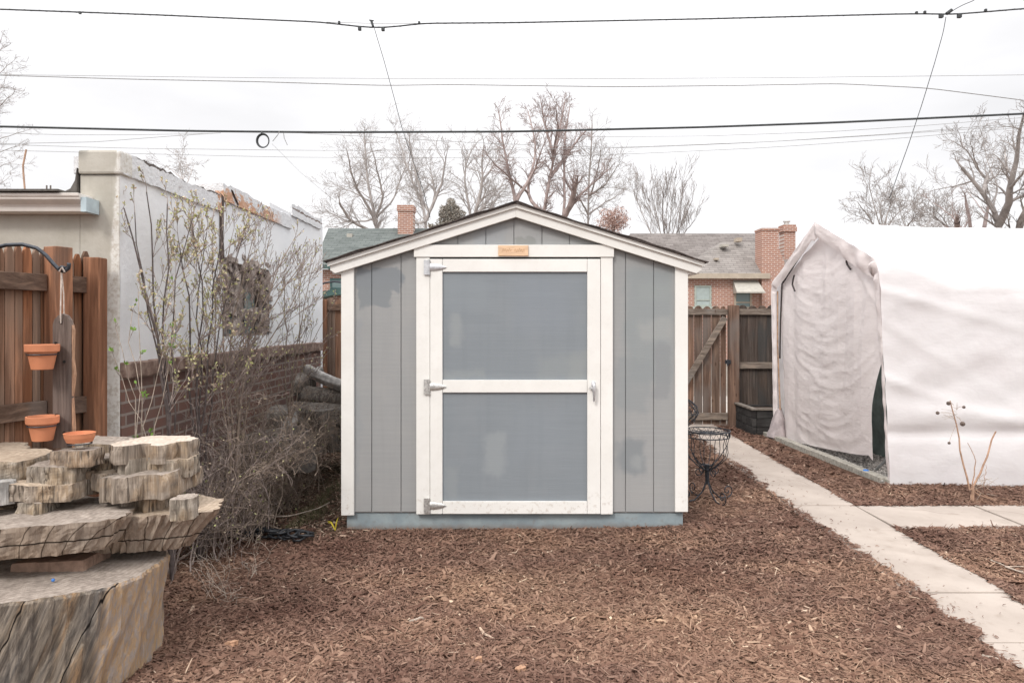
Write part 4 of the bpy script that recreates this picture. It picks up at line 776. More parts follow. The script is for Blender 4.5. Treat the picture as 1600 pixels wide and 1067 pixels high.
m = MB(); rr = random.Random(6); vs = []; bg_ = Vector((3.37, 8.95, .03))     # crumpled grey sack at the far corner
for i in range(9):
    for k in range(14):
        a = 2*math.pi*k/14; t = i/8; r_ = .13*(1-t)**.7 + .012 + .025*rr.random(); vs.append((bg_.x-.02+math.cos(a)*r_*.7 + .05*t, bg_.y + math.sin(a)*r_, bg_.z + t*.36))
m.add(vs, [(i*14+k, i*14+(k+1)%14, (i+1)*14+(k+1)%14, (i+1)*14+k) for i in range(8) for k in range(14)]); o = m.build('sack', M['plastic_bag'], smooth=True); tag(o, 'crumpled grey cloth sack at the far corner of the tent', 'sack')
pln = thing('timber_planter', (3.3, 9.55, 0), 'low black timber planter box standing by the board fence', 'planter')
m = MB(); 
for z0, z1 in ((.0,.11),(.115,.22),(.225,.325)): m.box(3.14, 3.19, 9.2, 9.9, z0, z1); m.box(3.195, 3.75, 9.2, 9.25, z0, z1); m.box(3.195, 3.75, 9.85, 9.9, z0, z1)
m.build('side_board', M['timber'], pln, bevel=.005)
m = MB(); m.box(3.12, 3.20, 9.18, 9.92, .33, .355); m.box(3.204, 3.77, 9.18, 9.26, .33, .355); m.build('cap_board', M['timber_cap'], pln, bevel=.004); m = MB(); m.box(3.2, 3.7, 9.262, 9.84, .2, .30); m.build('soil', M['pot_soil'], pln)

# ------------------------------------------------------------------ stump, slabs
def blob(name, mats, cx, cy, z0, z1, hw, hd, seed, lobes=.12, flare=0, rot=0, nseg=72, nz=7, sharp=1.0, tilt=(0,0), label=None, cat='log slice', group=None, parent=None, poly=None, lean=(0,0), rough=.006, fine=1.0, flute=0):
    rr = random.Random(seed); m = MB(); ph = [rr.uniform(0, 6.28) for _ in range(8)]; vs = []
    def rad(a):
        if poly:                                    # polygon given as list of (x,y) in unit box, ray cast
            best = 0; dx, dy = math.cos(a), math.sin(a)
            for (ax, ay), (bx_, by_) in zip(poly, poly[1:]+poly[:1]):
                ex, ey = bx_-ax, by_-ay; den = dx*ey - dy*ex
                if abs(den) < 1e-9: continue
                t = (ax*ey - ay*ex)/den; u = (ax*dy - ay*dx)/den
                if t > 0 and -1e-6 <= u <= 1+1e-6: best = max(best, t)
            r = best
        else: r = 1 + lobes*math.sin(3*a+ph[0])*.6 + lobes*math.sin(5*a+ph[1]) + lobes*.5*math.sin(8*a+ph[2])
        return r * (1 + fine*(.012*math.sin(23*a+ph[3]) + .010*math.sin(37*a+ph[4])))
    R = [rad(2*math.pi*k/nseg) for k in range(nseg)]
    for i in range(nz+1):
        t = i/nz; f = 1 + flare*(t-1); 
        ins = (1 if 0 < i < nz else .985)
        for k in range(nseg):
            a = 2*math.pi*k/nseg; r = R[k]*f*ins; x_ = math.cos(a)*r*hw; y_ = math.sin(a)*r*hd; nn = rough*mnoise.noise(Vector((math.cos(a)*9*hw/.2+seed, math.sin(a)*9*hd/.2, t*2.0)))
            if flute: fl = flute*(mnoise.noise(Vector((math.cos(a-.5*t)*4.5, math.sin(a-.5*t)*4.5, t*.7))) + .5*mnoise.noise(Vector((math.cos(a-.5*t)*13, math.sin(a-.5*t)*13, t*1.3+5)))) * (1-t**6); nn += fl/2
            x_ += math.cos(a)*nn*2 + lean[0]*(t-1); y_ += math.sin(a)*nn*2 + lean[1]*(t-1)
            xr = x_*math.cos(rot) - y_*math.sin(rot); yr = x_*math.sin(rot) + y_*math.cos(rot)
            vs.append((cx+xr, cy+yr, z0 + (z1-z0)*t + (.007*mnoise.noise(Vector((xr*7+seed, yr*7, seed*.7))) if hw < .3 and poly else 0) + tilt[0]*xr + tilt[1]*yr + (rough*.8*mnoise.noise(Vector((xr*14, yr*14, seed))) if i in (0, nz) else 0)))
    m.add(vs, [(i*nseg+k, i*nseg+(k+1)%nseg, (i+1)*nseg+(k+1)%nseg, (i+1)*nseg+k) for i in range(nz) for k in range(nseg)])
    m.add([vs[k] for k in range(nseg)], [tuple(range(nseg-1, -1, -1))])
    # top: concentric rings so it can be uneven
    m.cm = 1; rings = [vs[nz*nseg+k] for k in range(nseg)]; tv = list(rings)
    for q in (.82, .62, .42, .2):
        for k in range(nseg):
            p = rings[k]; x_ = cx + (p[0]-cx)*q; y_ = cy + (p[1]-cy)*q; tv.append((x_, y_, cxz(z1, tilt, x_-cx, y_-cy) + rough*1.2*mnoise.noise(Vector((x_*12, y_*12, seed+3))) + .002))
    tv.append((cx, cy, z1+.003)); m.add(tv, [(i*nseg+k, i*nseg+(k+1)%nseg, (i+1)*nseg+(k+1)%nseg, (i+1)*nseg+k) for i in range(4) for k in range(nseg)] + [(4*nseg+k, 4*nseg+(k+1)%nseg, 5*nseg) for k in range(nseg)])
    o = m.build(name, mats, parent, loc=None if parent else (cx, cy, z0), smooth=False)
    if label and not parent: tag(o, label, cat, group)
    return o
def cxz(z1, tilt, dx, dy): return z1 + tilt[0]*dx + tilt[1]*dy
def slab(px0, px1, pyt, pyb, Y, seed, label, depth=.7, mats=('slab_side','top_grey'), **kw):
    """front face spans px0..px1 and pyt..pyb at depth Y"""
    hw = (px1-px0)/2*Y/F; cx = ((px0+px1)/2-800)*Y/F; hd = hw*depth; hd = kw.pop('hd', hd)
    z0 = CH-(pyb-HY)*Y/F; z1 = CH-(pyt-HY)*Y/F; cy = Y + hd*.9
    tl = random.Random(seed*7); kw.setdefault('tilt', (tl.uniform(-.05,.05), tl.uniform(-.05,.03)) if z1-z0 < .11 else (0,0))
    hw *= (Y+hd)/Y*.97; cx *= (Y+hd*.8)/Y
    return blob('wood_slab', [M[mats[0]], M[mats[1]]], cx, cy, z0, z1, hw, hd, seed, label=label, cat='wood slab', group='wood slabs stacked on the big stump', **kw)
st = blob('tree_stump', [M['stump_side'], M['top_grey']], -2.06, 3.00, -.05, .435, .56, .43, 5, lobes=.015, nseg=320, nz=40, flare=.05, lean=(.02,0), rough=.008, fine=.35, flute=.022, label='huge weathered grey tree stump in the near left corner', cat='tree stump')
slab(-150, 205, 824, 877, 2.74, 11, 'thick cracked half log slab lying across the front of the stump', mats=('slab_sawn','top_grey'), hd=.27, lobes=.035, flare=.14, nseg=110, rough=.010)
slab(95, 350, 806, 868, 3.0, 12, 'thick flaring slab whose pale tip juts out furthest to the right', mats=('slab_sawn','top_tan'), hd=.20, lobes=.04, flare=.26, nseg=110, rough=.010, lean=(.05, 0))
slab(40, 152, 878, 905, 2.93, 31, 'brownish block wedged between the stump top and the cracked slab', mats=('brickred','brickred'), hd=.10, poly=[(-1,-1),(1,-1),(1,1),(-1,1)], rough=.002)
STAR = [(-1,-.2),(-.93,-.6),(-.6,-1),(-.32,-.95),(-.15,-.5),(.1,-.45),(.3,-.9),(.55,-1),(.68,-.9),(.72,-.3),(.85,-.25),(1,-.4),(.98,.4),(.5,.8),(.1,.7),(-.3,1),(-.8,.7)]
S2 = [(-1,0),(-.95,-.4),(-.7,-.5),(-.6,-.9),(-.3,-1),(-.05,-.6),(.2,-.65),(.45,-1),(.75,-.9),(.8,-.55),(1,-.5),(.95,.2),(.8,.5),(.3,.9),(-.4,.8),(-.9,.5)]
S3 = [(-1,-.2),(-.8,-.8),(-.55,-.7),(-.4,-1),(.0,-1),(.35,-.75),(.6,-.8),(.8,-1),(1,-.6),(.9,.1),(1,.5),(.3,.9),(-.4,.8),(-.9,.5)]
slab(183, 300, 697, 726, 3.05, 41, 'star shaped log slice with a fresh pale top, topmost of the right stack', mats=('slab_side','top_pale'), hd=.17, poly=STAR, nseg=160)
slab(186, 308, 719, 748, 3.07, 42, 'grey log slice directly under the star shaped top slice', mats=('slab_side3','top_tan'), hd=.16, poly=S2, nseg=160)
slab(180, 311, 740, 765, 3.16, 43, 'short slice sticking out behind on the right, third in the right stack', mats=('slab_side','top_tan'), hd=.12, poly=STAR, nseg=100)
slab(165, 292, 745, 784, 3.0, 44, 'wide wavy edged slice with a tan cracked face, lower in the right stack', mats=('slab_side','top_grey'), hd=.17, poly=S3, nseg=120, tilt=(.07, 0))
slab(146, 200, 741, 768, 3.06, 45, 'small rounded tan topped slice tucked left of the wavy slice', mats=('slab_side','top_tan'), hd=.09, lobes=.06)
slab(188, 262, 772, 803, 3.06, 46, 'shadowed brown slice at the bottom of the right stack', mats=('slab_side','top_grey'), hd=.11, poly=S2)
slab(269, 308, 780, 813, 2.92, 47, 'small upright block with a notched grey top beside the right stack', mats=('slab_side3','top_grey'), hd=.05, poly=[(-1,-.5),(-.6,-1),(.4,-1),(1,-.5),(.9,.6),(.3,1),(-.2,.9),(-.9,.7)])
slab(108, 196, 692, 714, 3.32, 51, 'long grey board of log reaching back from the middle under the clay saucer', mats=('slab_side3','top_grey'), hd=.10, poly=[(-.9,-1),(1,-1),(1,1),(-1,1)])
slab(88, 157, 707, 733, 2.98, 52, 'wedge of log with an orange tan face and pale top, topmost of the middle pile', mats=('slab_side2','top_grey'), hd=.085, poly=[(-1,-.7),(-.2,-1),(1,-.9),(1,.3),(.4,1),(-.9,.9)])
slab(140, 190, 716, 738, 3.14, 58, 'small grey slice behind the orange faced wedge', mats=('slab_side3','top_grey'), hd=.08, lobes=.08)
slab(58, 129, 730, 760, 2.96, 53, 'grey angular slice under the orange faced wedge', mats=('slab_side3','top_grey'), hd=.10, poly=[(-1,-.2),(-.85,-1),(.5,-1),(1,-.6),(1,.6),(0,1),(-.9,.8)])
slab(30, 128, 758, 784, 2.93, 54, 'long tan and grey slice carrying the angular slice', mats=('slab_side','top_tan'), hd=.11, poly=[(-1,-.7),(-.8,-1),(.4,-.9),(1,-.8),(1,.8),(0,1),(-1,.8)])
slab(126, 163, 752, 773, 3.10, 55, 'small tan chunk between the two piles', mats=('slab_side2','top_tan'), hd=.06, lobes=.12)
slab(39, 79, 785, 805, 2.93, 56, 'small square block at the bottom of the middle pile', mats=('slab_side3','top_grey'), hd=.06, poly=[(-1,-1),(1,-1),(1,1),(-1,1)])
slab(-90, 62, 722, 752, 2.92, 57, 'broad slice with a bright tan top at the left edge of the pile', mats=('slab_side3','top_tan'), hd=.19, lobes=.07)
slab(-40, 18, 757, 793, 2.88, 59, 'pale bleached block under the broad slice at the left edge', mats=('log_pale','log_pale'), hd=.06, lobes=.05)
slab(-100, 30, 794, 822, 2.97, 60, 'dark shaded slab lying on the stump behind the bleached block', mats=('slab_side','top_grey'), hd=.12, lobes=.08)
slab(100, 150, 738, 756, 3.05, 61, 'thin tan slice wedged behind the angular slice', mats=('slab_side2','top_tan'), hd=.08, lobes=.10)
slab(205, 285, 765, 780, 3.10, 62, 'thin shaded slice between the wavy slice and the bottom slice of the right stack', mats=('slab_side3','top_grey'), hd=.10, poly=S2)
slab(-60, 40, 704, 724, 3.20, 63, 'flat light slice behind the bright topped slice at the left edge', mats=('slab_side','top_tan'), hd=.12, lobes=.08)
m = MB(); c_ = P(83, 893, 2.80); m.lathe((c_.x, c_.y, .445), [(.0,.008),(.005,.007),(.0065,.003),(.006,-.003),(0,-.004)], 10); o = m.build('bead', M['blue'], smooth=True); tag(o, 'tiny blue bead lying on the stump top', 'bead')

# ------------------------------------------------------------------ hook, hanging plank, pots
hk = thing('shepherd_hook', P(-75, 900, 3.1), 'black curved iron hook with a twisted tip above the fence', 'garden hook')
m = MB(); arc = [(-75,900),(-75,500),(-68,450),(-50,415),(-20,390),(10,383),(35,382),(58,388),(72,399),(84,413),(93,422),(100,424),(107,419),(108,411)]
pts = [P(a, b, 3.1) for a, b in arc]; pts[0].z = 0
sm = [];  
for i in range(len(pts)-1):
    for t in (0, .33, .66): sm.append(pts[i].lerp(pts[i+1], t))
m.tube(sm+[pts[-1]], .0085, 8); m.tube([P(92,421,3.1), P(96,417,3.09), P(104,419,3.1)], .007, 6); m.build('hook_rod', M['iron'], hk, smooth=True)
hp = thing('hanging_plank', P(97, 700, 3.1), 'weathered round topped plank hung on a cord holding terracotta pots', 'pot hanger')
m = MB(); ox = [(82,700),(111,700),(111,508),(109,500),(104,493),(97,490),(90,493),(84,500),(82,508)]; m.prism([P(a, b, 3.1) for a, b in ox], (0, .022, 0)); m.build('plank', M['plank'], hp, bevel=.002)
m = MB(); e_ = [(111.3,505),(114,515),(113,560),(116,585),(112,620),(115,670),(113,700),(111.3,700)]; m.prism([P(a, b, 3.105) for a, b in e_], (0, .018, 0)); m.build('split_edge', M['plank_edge'], hp)
m = MB(); m.tube([P(95, 505, 3.095), P(94.5, 490, 3.09), P(96, 424, 3.1)], .0028, 6); m.tube([P(96, 424, 3.1), P(99.5, 460, 3.11), P(100, 492, 3.125)], .0028, 6); m.tube([P(93,424,3.09), P(97,418,3.08), P(101,425,3.09)], .004, 6); m.build('cord', M['cord'], hp)
m = MB(); m.tube([P(94.5,503,3.099), P(94.5,503,3.096)], .006, 10)
m.build('peg_hole', M['black_hole'], hp)
for px, py in ((100,565),(100,676),(87,536),(88,648)): m = MB(); m.tube([P(px,py,3.101), P(px,py,3.094)], .006, 8); m.build('peg_hole', M['black_hole'], hp)
for (cx, ry, hw) in ((66, 541, 24), (66.5, 652, 23.5), (124.5, 678, 23.5)):
    m = MB(); c_ = P(cx, ry, 3.04); R_ = hw*3.04/F*(.87 if cx < 100 else .72); zr_ = -.0345 if cx < 100 else -.040; ring = [c_ + Vector((math.cos(a)*R_, math.sin(a)*R_, zr_)) for a in np.linspace(0, 2*math.pi, 28, endpoint=False)]; m.tube(ring, .0028, 5, closed=True)
    e = P(88 if cx < 100 else 106, ry, 3.1); m.tube([e + Vector((0,0,zr_)), c_ + Vector((R_*(.6 if cx < 100 else -.6), R_*.8, zr_))], .0028, 5); m.build('pot_ring', M['iron'], hp)
def pot(px, pyr, hwpx, hpx, label, shallow=False):
    Y_ = 3.04; k = Y_/F; R_ = hwpx*k; H = hpx*k; c_ = P(px, pyr, Y_); rim = H*.30 if not shallow else H
    o = thing('clay_saucer' if shallow else 'terracotta_pot', c_+Vector((0,0,-H)), label, 'saucer' if shallow else 'flower pot')
    m = MB()
    if shallow: m.lathe(c_, [(R_*.80, -H), (R_*.93, -H*.5), (R_*.98, -.002), (R_, 0), (R_*.95, .001), (R_*.88, -H*.4), (R_*.75, -H*.85), (0, -H*.85)], 40); m.lathe(c_, [(0, -H), (R_*.80, -H)], 40)
    else: m.lathe(c_, [(0, -H), (R_*.60, -H), (R_*.62, -H+.002), (R_*.84, -rim-.001), (R_*.95, -rim), (R_*.98, -rim+.003), (R_*.995, -.003), (R_*.98, 0), (R_*.90, 0), (R_*.88, -.006), (R_*.80, -rim), (R_*.75, -rim*1.3)], 40)
    m.build('pot_body', M['terracotta'], o, smooth=False)
    if not shallow: m = MB(); m.lathe(c_, [(0, -rim*1.0), (R_*.80, -rim*1.05)], 30); m.build('potting_soil', M['pot_soil'], o)
pot(66, 538, 24, 39, 'upper terracotta pot held on the left of the hanging plank')
pot(66.5, 650, 23, 38, 'lower terracotta pot held on the left of the hanging plank')
pot(124.5, 676, 22.5, 14, 'shallow terracotta saucer on the right of the hanging plank', True)

# ------------------------------------------------------------------ iron garden chair beside the shed
chx, chy = (1105-800)*5.82/F, 5.82
ch = thing('iron_garden_chair', (chx, chy, 0), 'ornate black wire garden chair half hidden by the right side of the shed', 'chair')
SR = .185; zs = CH-(676-HY)*5.82/F
def circ(cx, cy, z, r, n=36, ry=None): return [Vector((cx+r*math.cos(2*math.pi*k/n), cy+(ry or r)*math.sin(2*math.pi*k/n), z)) for k in range(n)]
m = MB(); m.tube(circ(chx, chy, zs+.02, SR), .0048, 6, True); m.tube(circ(chx, chy, zs-.03, SR*.96), .0048, 6, True); m.tube(circ(chx, chy, zs+.0, SR*.6), .003, 5, True); m.tube(circ(chx, chy, zs+.0, SR*.3), .003, 5, True)
zz = [Vector((chx+SR*.98*math.cos(a), chy+SR*.98*math.sin(a), zs-.005+.022*(1 if k%2 else -1))) for k, a in enumerate(np.linspace(0, 2*math.pi, 48, endpoint=False))]; m.tube(zz, .0028, 5, True)
for k in range(10): a = 2*math.pi*k/10; m.tube([(chx, chy, zs), (chx+SR*math.cos(a), chy+SR*math.sin(a), zs+.02)], .0025, 5)
m.build('seat', M['iron'], ch)
m = MB()
for k in range(12):
    a = 2*math.pi*k/12+.1; c, s_ = math.cos(a), math.sin(a)
    m.tube([(chx+c*r, chy+s_*r, z_) for r, z_ in ((SR*.95, zs-.03), (SR*.86, zs-.09), (SR*.9, zs-.15), (SR*.84, zs-.20), (SR*.5, zs-.26), (.025, zs-.31))], .0030, 5)
m.build('basket_rib', M['iron'], ch)
m = MB(); m.tube([(chx, chy, zs-.26), (chx, chy, .14)], [.02,.016], 10); m.tube(circ(chx, chy, zs-.30, .028, 16), .006, 6, True)
for s_ in (-1, 1): m.tube([(chx, chy, zs-.3), (chx+s_*.09, chy, zs-.22), (chx+s_*.16, chy-.02, zs-.10)], .0035, 5)
m.build('pedestal', M['iron'], ch)
def spiral(c, r0, turns, dirx, diry, n=26, ph=0):
    out_ = []
    for i in range(n):
        t = i/(n-1); a = ph + turns*2*math.pi*t; r = r0*(1-t*.85); out_.append(Vector((c[0]+dirx*r*math.cos(a), c[1]+diry*r*math.cos(a), c[2]+r*math.sin(a))))
    return out_
for k in range(4):
    a = k*math.pi/2+.35; c, s_ = math.cos(a), math.sin(a); m = MB()
    m.tube([(chx, chy, .18), (chx+c*.05, chy+s_*.05, .08), (chx+c*.12, chy+s_*.12, .02), (chx+c*.17, chy+s_*.17, .015)], .0055, 6)
    m.tube(spiral((chx+c*.20, chy+s_*.20, .07), .055, 1.3, c, s_, ph=-1.6), .0045, 5); m.tube([(chx, chy, zs-.28), (chx+c*.06, chy+s_*.06, zs-.26)] + spiral((chx+c*.085, chy+s_*.085, zs-.31), .05, 1.2, c, s_, ph=1.9), .004, 5); m.build('scroll_leg', M['iron'], ch)
m = MB(); bx_, by_ = (1060-800)*5.9/F, 5.95; zb0, zb1 = CH-(668-HY)*5.9/F, CH-(624-HY)*5.9/F
for k in range(16):
    a = 2*math.pi*k/16
    for sg in (1, -1): m.tube([(bx_+r*math.cos(a+sg*tw), by_+r*math.sin(a+sg*tw), zb0+(zb1-zb0)*t) for r, t, tw in ((.08,0,0),(.14,.2,.25),(.178,.5,.6),(.165,.75,.95),(.12,.92,1.2),(.085,1,1.35))], .0028, 5)
m.tube(circ(bx_, by_, zb1, .085), .006, 6, True); m.tube(circ(bx_, by_, zb0, .08), .005, 6, True); m.tube(circ(bx_, by_, (zb0+zb1)/2, .178), .003, 5, True); m.build('backrest', M['iron'], ch)

# ------------------------------------------------------------------ branching plants
def rnd_perp(d, rr):
    v = Vector((rr.gauss(0,1), rr.gauss(0,1), rr.gauss(0,1))); v -= d*v.dot(d); return v.normalized() if v.length > 1e-6 else d.orthogonal().normalized()
def branch(out_, p, d, L, r, lvl, mx, rr, up=.15, wander=.22, kids=(5,5,4), ang=.75, shrink=.55, minr=.001, tips=None, n=6, start=.25):
    pts = [p.copy()]; rad = [r]; d = d.copy(); st_ = L/(n-1)
    for i in range(n-1):
        d = (d + rnd_perp(d, rr)*wander*rr.random() + Vector((0,0,up*.35))).normalized(); p = p + d*st_; pts.append(p.copy()); rad.append(max(minr, r*(1-.75*(i+1)/(n-1))))
    out_.append((pts, rad))
    if tips is not None and lvl == mx: tips.append((pts[-1], d)); 
    if tips is not None and lvl >= mx-1: tips.append((pts[n//2+1], d))
    if lvl < mx:
        k = kids[min(lvl, len(kids)-1)]
        for j in range(k):
            t = start + (1-start)*(j+rr.random())/k; i = min(n-2, int(t*(n-1))); f = t*(n-1)-i; q = pts[i].lerp(pts[i+1], min(1,f)); dd = (pts[i+1]-pts[i]).normalized(); a = ang*rr.uniform(.6, 1.25)
            nd = (dd*math.cos(a) + rnd_perp(dd, rr)*math.sin(a)).normalized(); branch(out_, q, nd, L*shrink*rr.uniform(.65,1.15)*(1.1-.45*t), max(minr, rad[i]*.6), lvl+1, mx, rr, up, wander, kids, ang, shrink, minr, tips, n, .15)
def resample(pts, n):
    pts = [Vector(p) for p in pts]; seg = [(b-a).length for a, b in zip(pts[:-1], pts[1:])]; T = sum(seg); o_ = []
    for i in range(n):
        s_ = T*i/(n-1); k = 0
        while k < len(seg)-1 and s_ > seg[k]: s_ -= seg[k]; k += 1
        o_.append(pts[k].lerp(pts[k+1], min(1, s_/max(1e-9, seg[k]))))
    return o_
def smooth_line(pts, n, rr=None, j=0):
    q = resample(pts, n)
    for _ in range(2): q = [q[0]] + [(q[i-1]+q[i]*2+q[i+1])/4 for i in range(1, n-1)] + [q[-1]]
    if rr: q = [q[0]] + [p + Vector((rr.gauss(0,j), rr.gauss(0,j), rr.gauss(0,j))) for p in q[1:]]
    return q
def traced_tree(name, label, cat, Y, limbs, bark, seed, group=None, twig=1.0, sub=(6,5,4), base_px=None, tw_len=.24, levels=2, depth_sp=.12, up=.07, ang=.75, minr=.006, crown=None, wr=1.0):
    """limbs: list of (pixel polyline, r0 px, r1 px). Each limb is given its own depth spread, so the crown is round"""
    rr = random.Random(seed); k = Y/F; trunk = []; twigs = []
    bp = base_px if base_px is not None else limbs[0][0][0][0]; root = Vector(((bp-800)*k, Y, 0))
    t_ = thing(name, root, label, cat, group)
    for li, (poly, r0, r1) in enumerate(limbs):
        n = 14; dy = 0 if li == 0 else rr.uniform(-1, 1)*depth_sp*Y; L2 = len(poly)
        pts = []; Ys = Y; hit = None
        if li:                                     # a limb grows out of the nearest limb already there
            best = 30
            for q0, _r in trunk:
                for p0 in q0:
                    e_ = math.hypot(p0.x*F/p0.y+800-poly[0][0], HY-(p0.z-CH)*F/p0.y-poly[0][1])
                    if e_ < best: best = e_; hit = p0; Ys = p0.y
            if hit is not None: dy = dy*.8
        for i, (a, b) in enumerate(poly): pts.append(P(a, b, Ys + dy*i/(L2-1)))
        if hit is not None: pts[0] = hit.copy()
        q = smooth_line(pts, n, rr, .35*k*1.2); rad = [(r0 + (r1-r0)*i/(n-1))*k for i in range(n)]; trunk.append((q, rad))
        T = sum((b-a).length for a, b in zip(q[:-1], q[1:]))
        for j in range(int(sub[0]*twig*max(1, T/(Y*.09)))):
            i = rr.randint(3, n-2); dd = (q[i+1]-q[i]).normalized(); a = ang*rr.uniform(.5, 1.3); nd = (dd*math.cos(a)+rnd_perp(dd, rr)*math.sin(a)).normalized()
            branch(twigs, q[i].lerp(q[i+1], rr.random()), nd, tw_len*Y*.16*rr.uniform(.6,1.25), max(minr*1.6, rad[i]*.40)*wr, 0, levels, rr, up, .34, sub[1:], ang, .60, minr)
        branch(twigs, q[-1], (q[-1]-q[-2]).normalized(), tw_len*Y*.08, rad[-1]*.8, 0, levels, rr, up, .34, sub[1:], ang, .60, minr)
    tubes_np('trunk', trunk, 8, bark, t_); tubes_np('twigs', twigs, 4, bark, t_)
    return t_
def base_of(px, Y, top): return [(px, HY + CH*F/Y), top]
G1 = 'bare trees beyond the back fence'
traced_tree('bare_tree', 'slender bare grey tree behind the green roofed house, leftmost of the row', 'tree', 40, [
    ([(590,545),(592,370),(585,330),(575,300),(571,250),(569,215)], 4.2, 1.2), ([(588,350),(560,300),(548,270),(543,240)], 2.4, .8), ([(590,345),(600,310),(590,270),(584,240)], 2.2, .7),
    ([(585,360),(555,350),(540,335),(531,318)], 2.6, 1.6), ([(592,350),(615,315),(625,280),(640,250)], 1.8, .6), ([(580,320),(550,300),(525,290)], 1.4,.5), ([(592,350),(575,345),(545,348),(520,335)], 1.6,.6)], M['bark_washed'], 1, G1, twig=2.0)
traced_tree('bare_tree', 'bare tree rising behind the brick chimney with forked upright limbs', 'tree', 38, [
    ([(668,545),(667,370),(664,325),(655,290),(645,255),(640,225)], 4.4, 1.0), ([(667,340),(680,310),(690,290),(694,260),(697,245)], 3.0, 1.0), ([(664,330),(650,300),(630,240),(618,205)], 2.6, .6), ([(690,315),(678,295),(672,260)], 2.0,.6), ([(668,355),(650,350),(640,340)],2,.8)], M['bark_washed'], 2, G1, twig=2.0)
traced_tree('bare_tree', 'bare tree with two crooked pale limbs left of the shed ridge', 'tree', 41, [
    ([(742,545),(738,360),(734,320),(724,280),(721,250),(735,238)], 4.6, 1.0), ([(745,350),(750,310),(754,280),(752,250),(756,225)], 3.4, .8), ([(745,340),(765,310),(785,290)], 3.0, .8), ([(752,290),(768,265),(775,245)], 1.6,.5), ([(755,360),(768,325),(782,300)],2.5,1)], M['bark_washed'], 3, G1, twig=2.0)
traced_tree('bare_tree', 'tallest bare tree with reddish limbs right behind the shed ridge', 'tree', 37, [
    ([(845,545),(845,360),(850,320),(858,280),(868,240),(876,200),(882,160)], 5, .9), ([(812,360),(805,310),(795,270),(788,235),(783,200),(780,175)], 3.6, .8), ([(845,350),(825,310),(822,285),(838,250),(835,210),(825,175)], 3.2, .8), ([(808,320),(818,295),(835,268),(850,225)], 3.2,.8), ([(858,285),(880,250),(905,215),(915,205)], 3.4, 1.0), ([(865,255),(860,225),(850,190),(845,160)], 2.8,.8),
    ([(880,360),(882,300),(881,240),(884,200),(890,170)], 2.6, 1.0), ([(870,345),(895,310),(900,285)], 4.6, 3.6), ([(876,335),(910,300),(935,280),(950,265)], 3.0, .8), ([(822,300),(800,280),(770,255),(760,240)], 2.0,.6), ([(868,240),(872,200),(868,165)],2,.6)], M['bark_red'], 4, G1, twig=2.2, tw_len=.15)
traced_tree('bare_tree', 'straight thin bare tree right of the tallest one', 'tree', 42, [
    ([(919,560),(919,350),(920,280),(923,220),(925,195)], 2.4, 1.0), ([(919,320),(945,290),(965,260)], 1.8,.5), ([(919,330),(900,300),(888,270)], 1.6,.5), ([(919,300),(935,260),(940,235)],1.4,.4), ([(917,345),(940,320),(975,300)], 1.8,.5)], M['bark_grey'], 5, G1, twig=1.7, ang=.9)
traced_tree('bare_shrub_tree', 'fan of fine upright twigs above the grey shingled roof', 'tree', 36, [
    ([(1040,600),(1040,420),(1035,370),(1025,330),(1018,300)], 1.4, .4), ([(1040,410),(1045,360),(1050,320),(1052,295)], 1.2, .4), ([(1040,410),(1060,360),(1075,330),(1082,308)], 1.2, .4), ([(1040,410),(1020,370),(1003,335),(995,310)], 1.2,.4), ([(1040,410),(1065,370),(1085,345)],1.0,.4), ([(1040,400),(1035,340),(1036,300)],1,.4), ([(1040,400),(1028,350),(1008,310)],1,.4), ([(1040,400),(1055,350),(1066,310)],1,.4)], M['bark_grey'], 6, None, twig=1.3, ang=.4, up=.5, minr=.005)
traced_tree('bare_tree', 'rounded small bare tree above the tent roof near its left end', 'tree', 34, [
    ([(1382,560),(1380,380),(1372,340),(1362,310),(1358,290)], 1.9, .6), ([(1380,370),(1388,330),(1400,305)], 1.6,.5), ([(1380,370),(1355,335),(1340,318)], 1.5,.5), ([(1380,360),(1375,320),(1383,300)], 1.3,.4), ([(1380,365),(1400,335),(1420,320)],1.3,.4)], M['bark_grey'], 7, None, twig=1.6)
traced_tree('bare_tree', 'low spreading bare tree between the rounded one and the cut trunks', 'tree', 33, [
    ([(1430,560),(1428,375),(1414,355),(1408,340)], 1.8, .6), ([(1413,360),(1425,345),(1437,330)], 1.2,.4), ([(1470,560),(1488,360),(1470,335),(1458,325)], 1.8,.5), ([(1465,365),(1460,340),(1457,318)], 1.4,.4), ([(1428,372),(1440,355),(1455,345)],1.1,.4)], M['bark_grey'], 8, None, twig=1.6)
traced_tree('bare_tree', 'stout bare tree with thick crooked forks above the right end of the tent', 'tree', 22, [
    ([(1566,600),(1565,355),(1558,330),(1553,312),(1535,300),(1520,290),(1508,272),(1503,262)], 8.5, 2.2), ([(1565,350),(1574,330),(1578,310),(1577,290),(1590,250),(1592,205),(1600,180)], 6.5, 1.4), ([(1535,300),(1541,283),(1542,278)], 3.6, 2.8), ([(1541,280),(1528,265),(1515,240),(1502,228),(1500,215)], 2.0,.7),
    ([(1512,290),(1495,291),(1480,293),(1455,298)], 1.3,.5), ([(1528,270),(1522,245),(1515,220)], 1.2,.4), ([(1580,315),(1592,308),(1610,305)], 2.6,1.6), ([(1577,290),(1572,260),(1570,235)], 2.0,.7), ([(1553,312),(1560,290),(1545,262),(1540,240)], 1.5,.5), ([(1580,300),(1595,275),(1615,250)], 2.4,1)], M['bark_grey'], 9, None, twig=1.0, minr=.004, tw_len=.27)
traced_tree('pollarded_tree', 'leaning dark trunk at the right edge above the tent', 'tree', 21, [([(1570,600),(1588,355),(1596,335),(1612,310),(1640,280)], 6.5, 4.5), ([(1600,330),(1612,290),(1618,240)], 2, .7)], M['bark_dark'], 10, None, twig=.8, minr=.004)
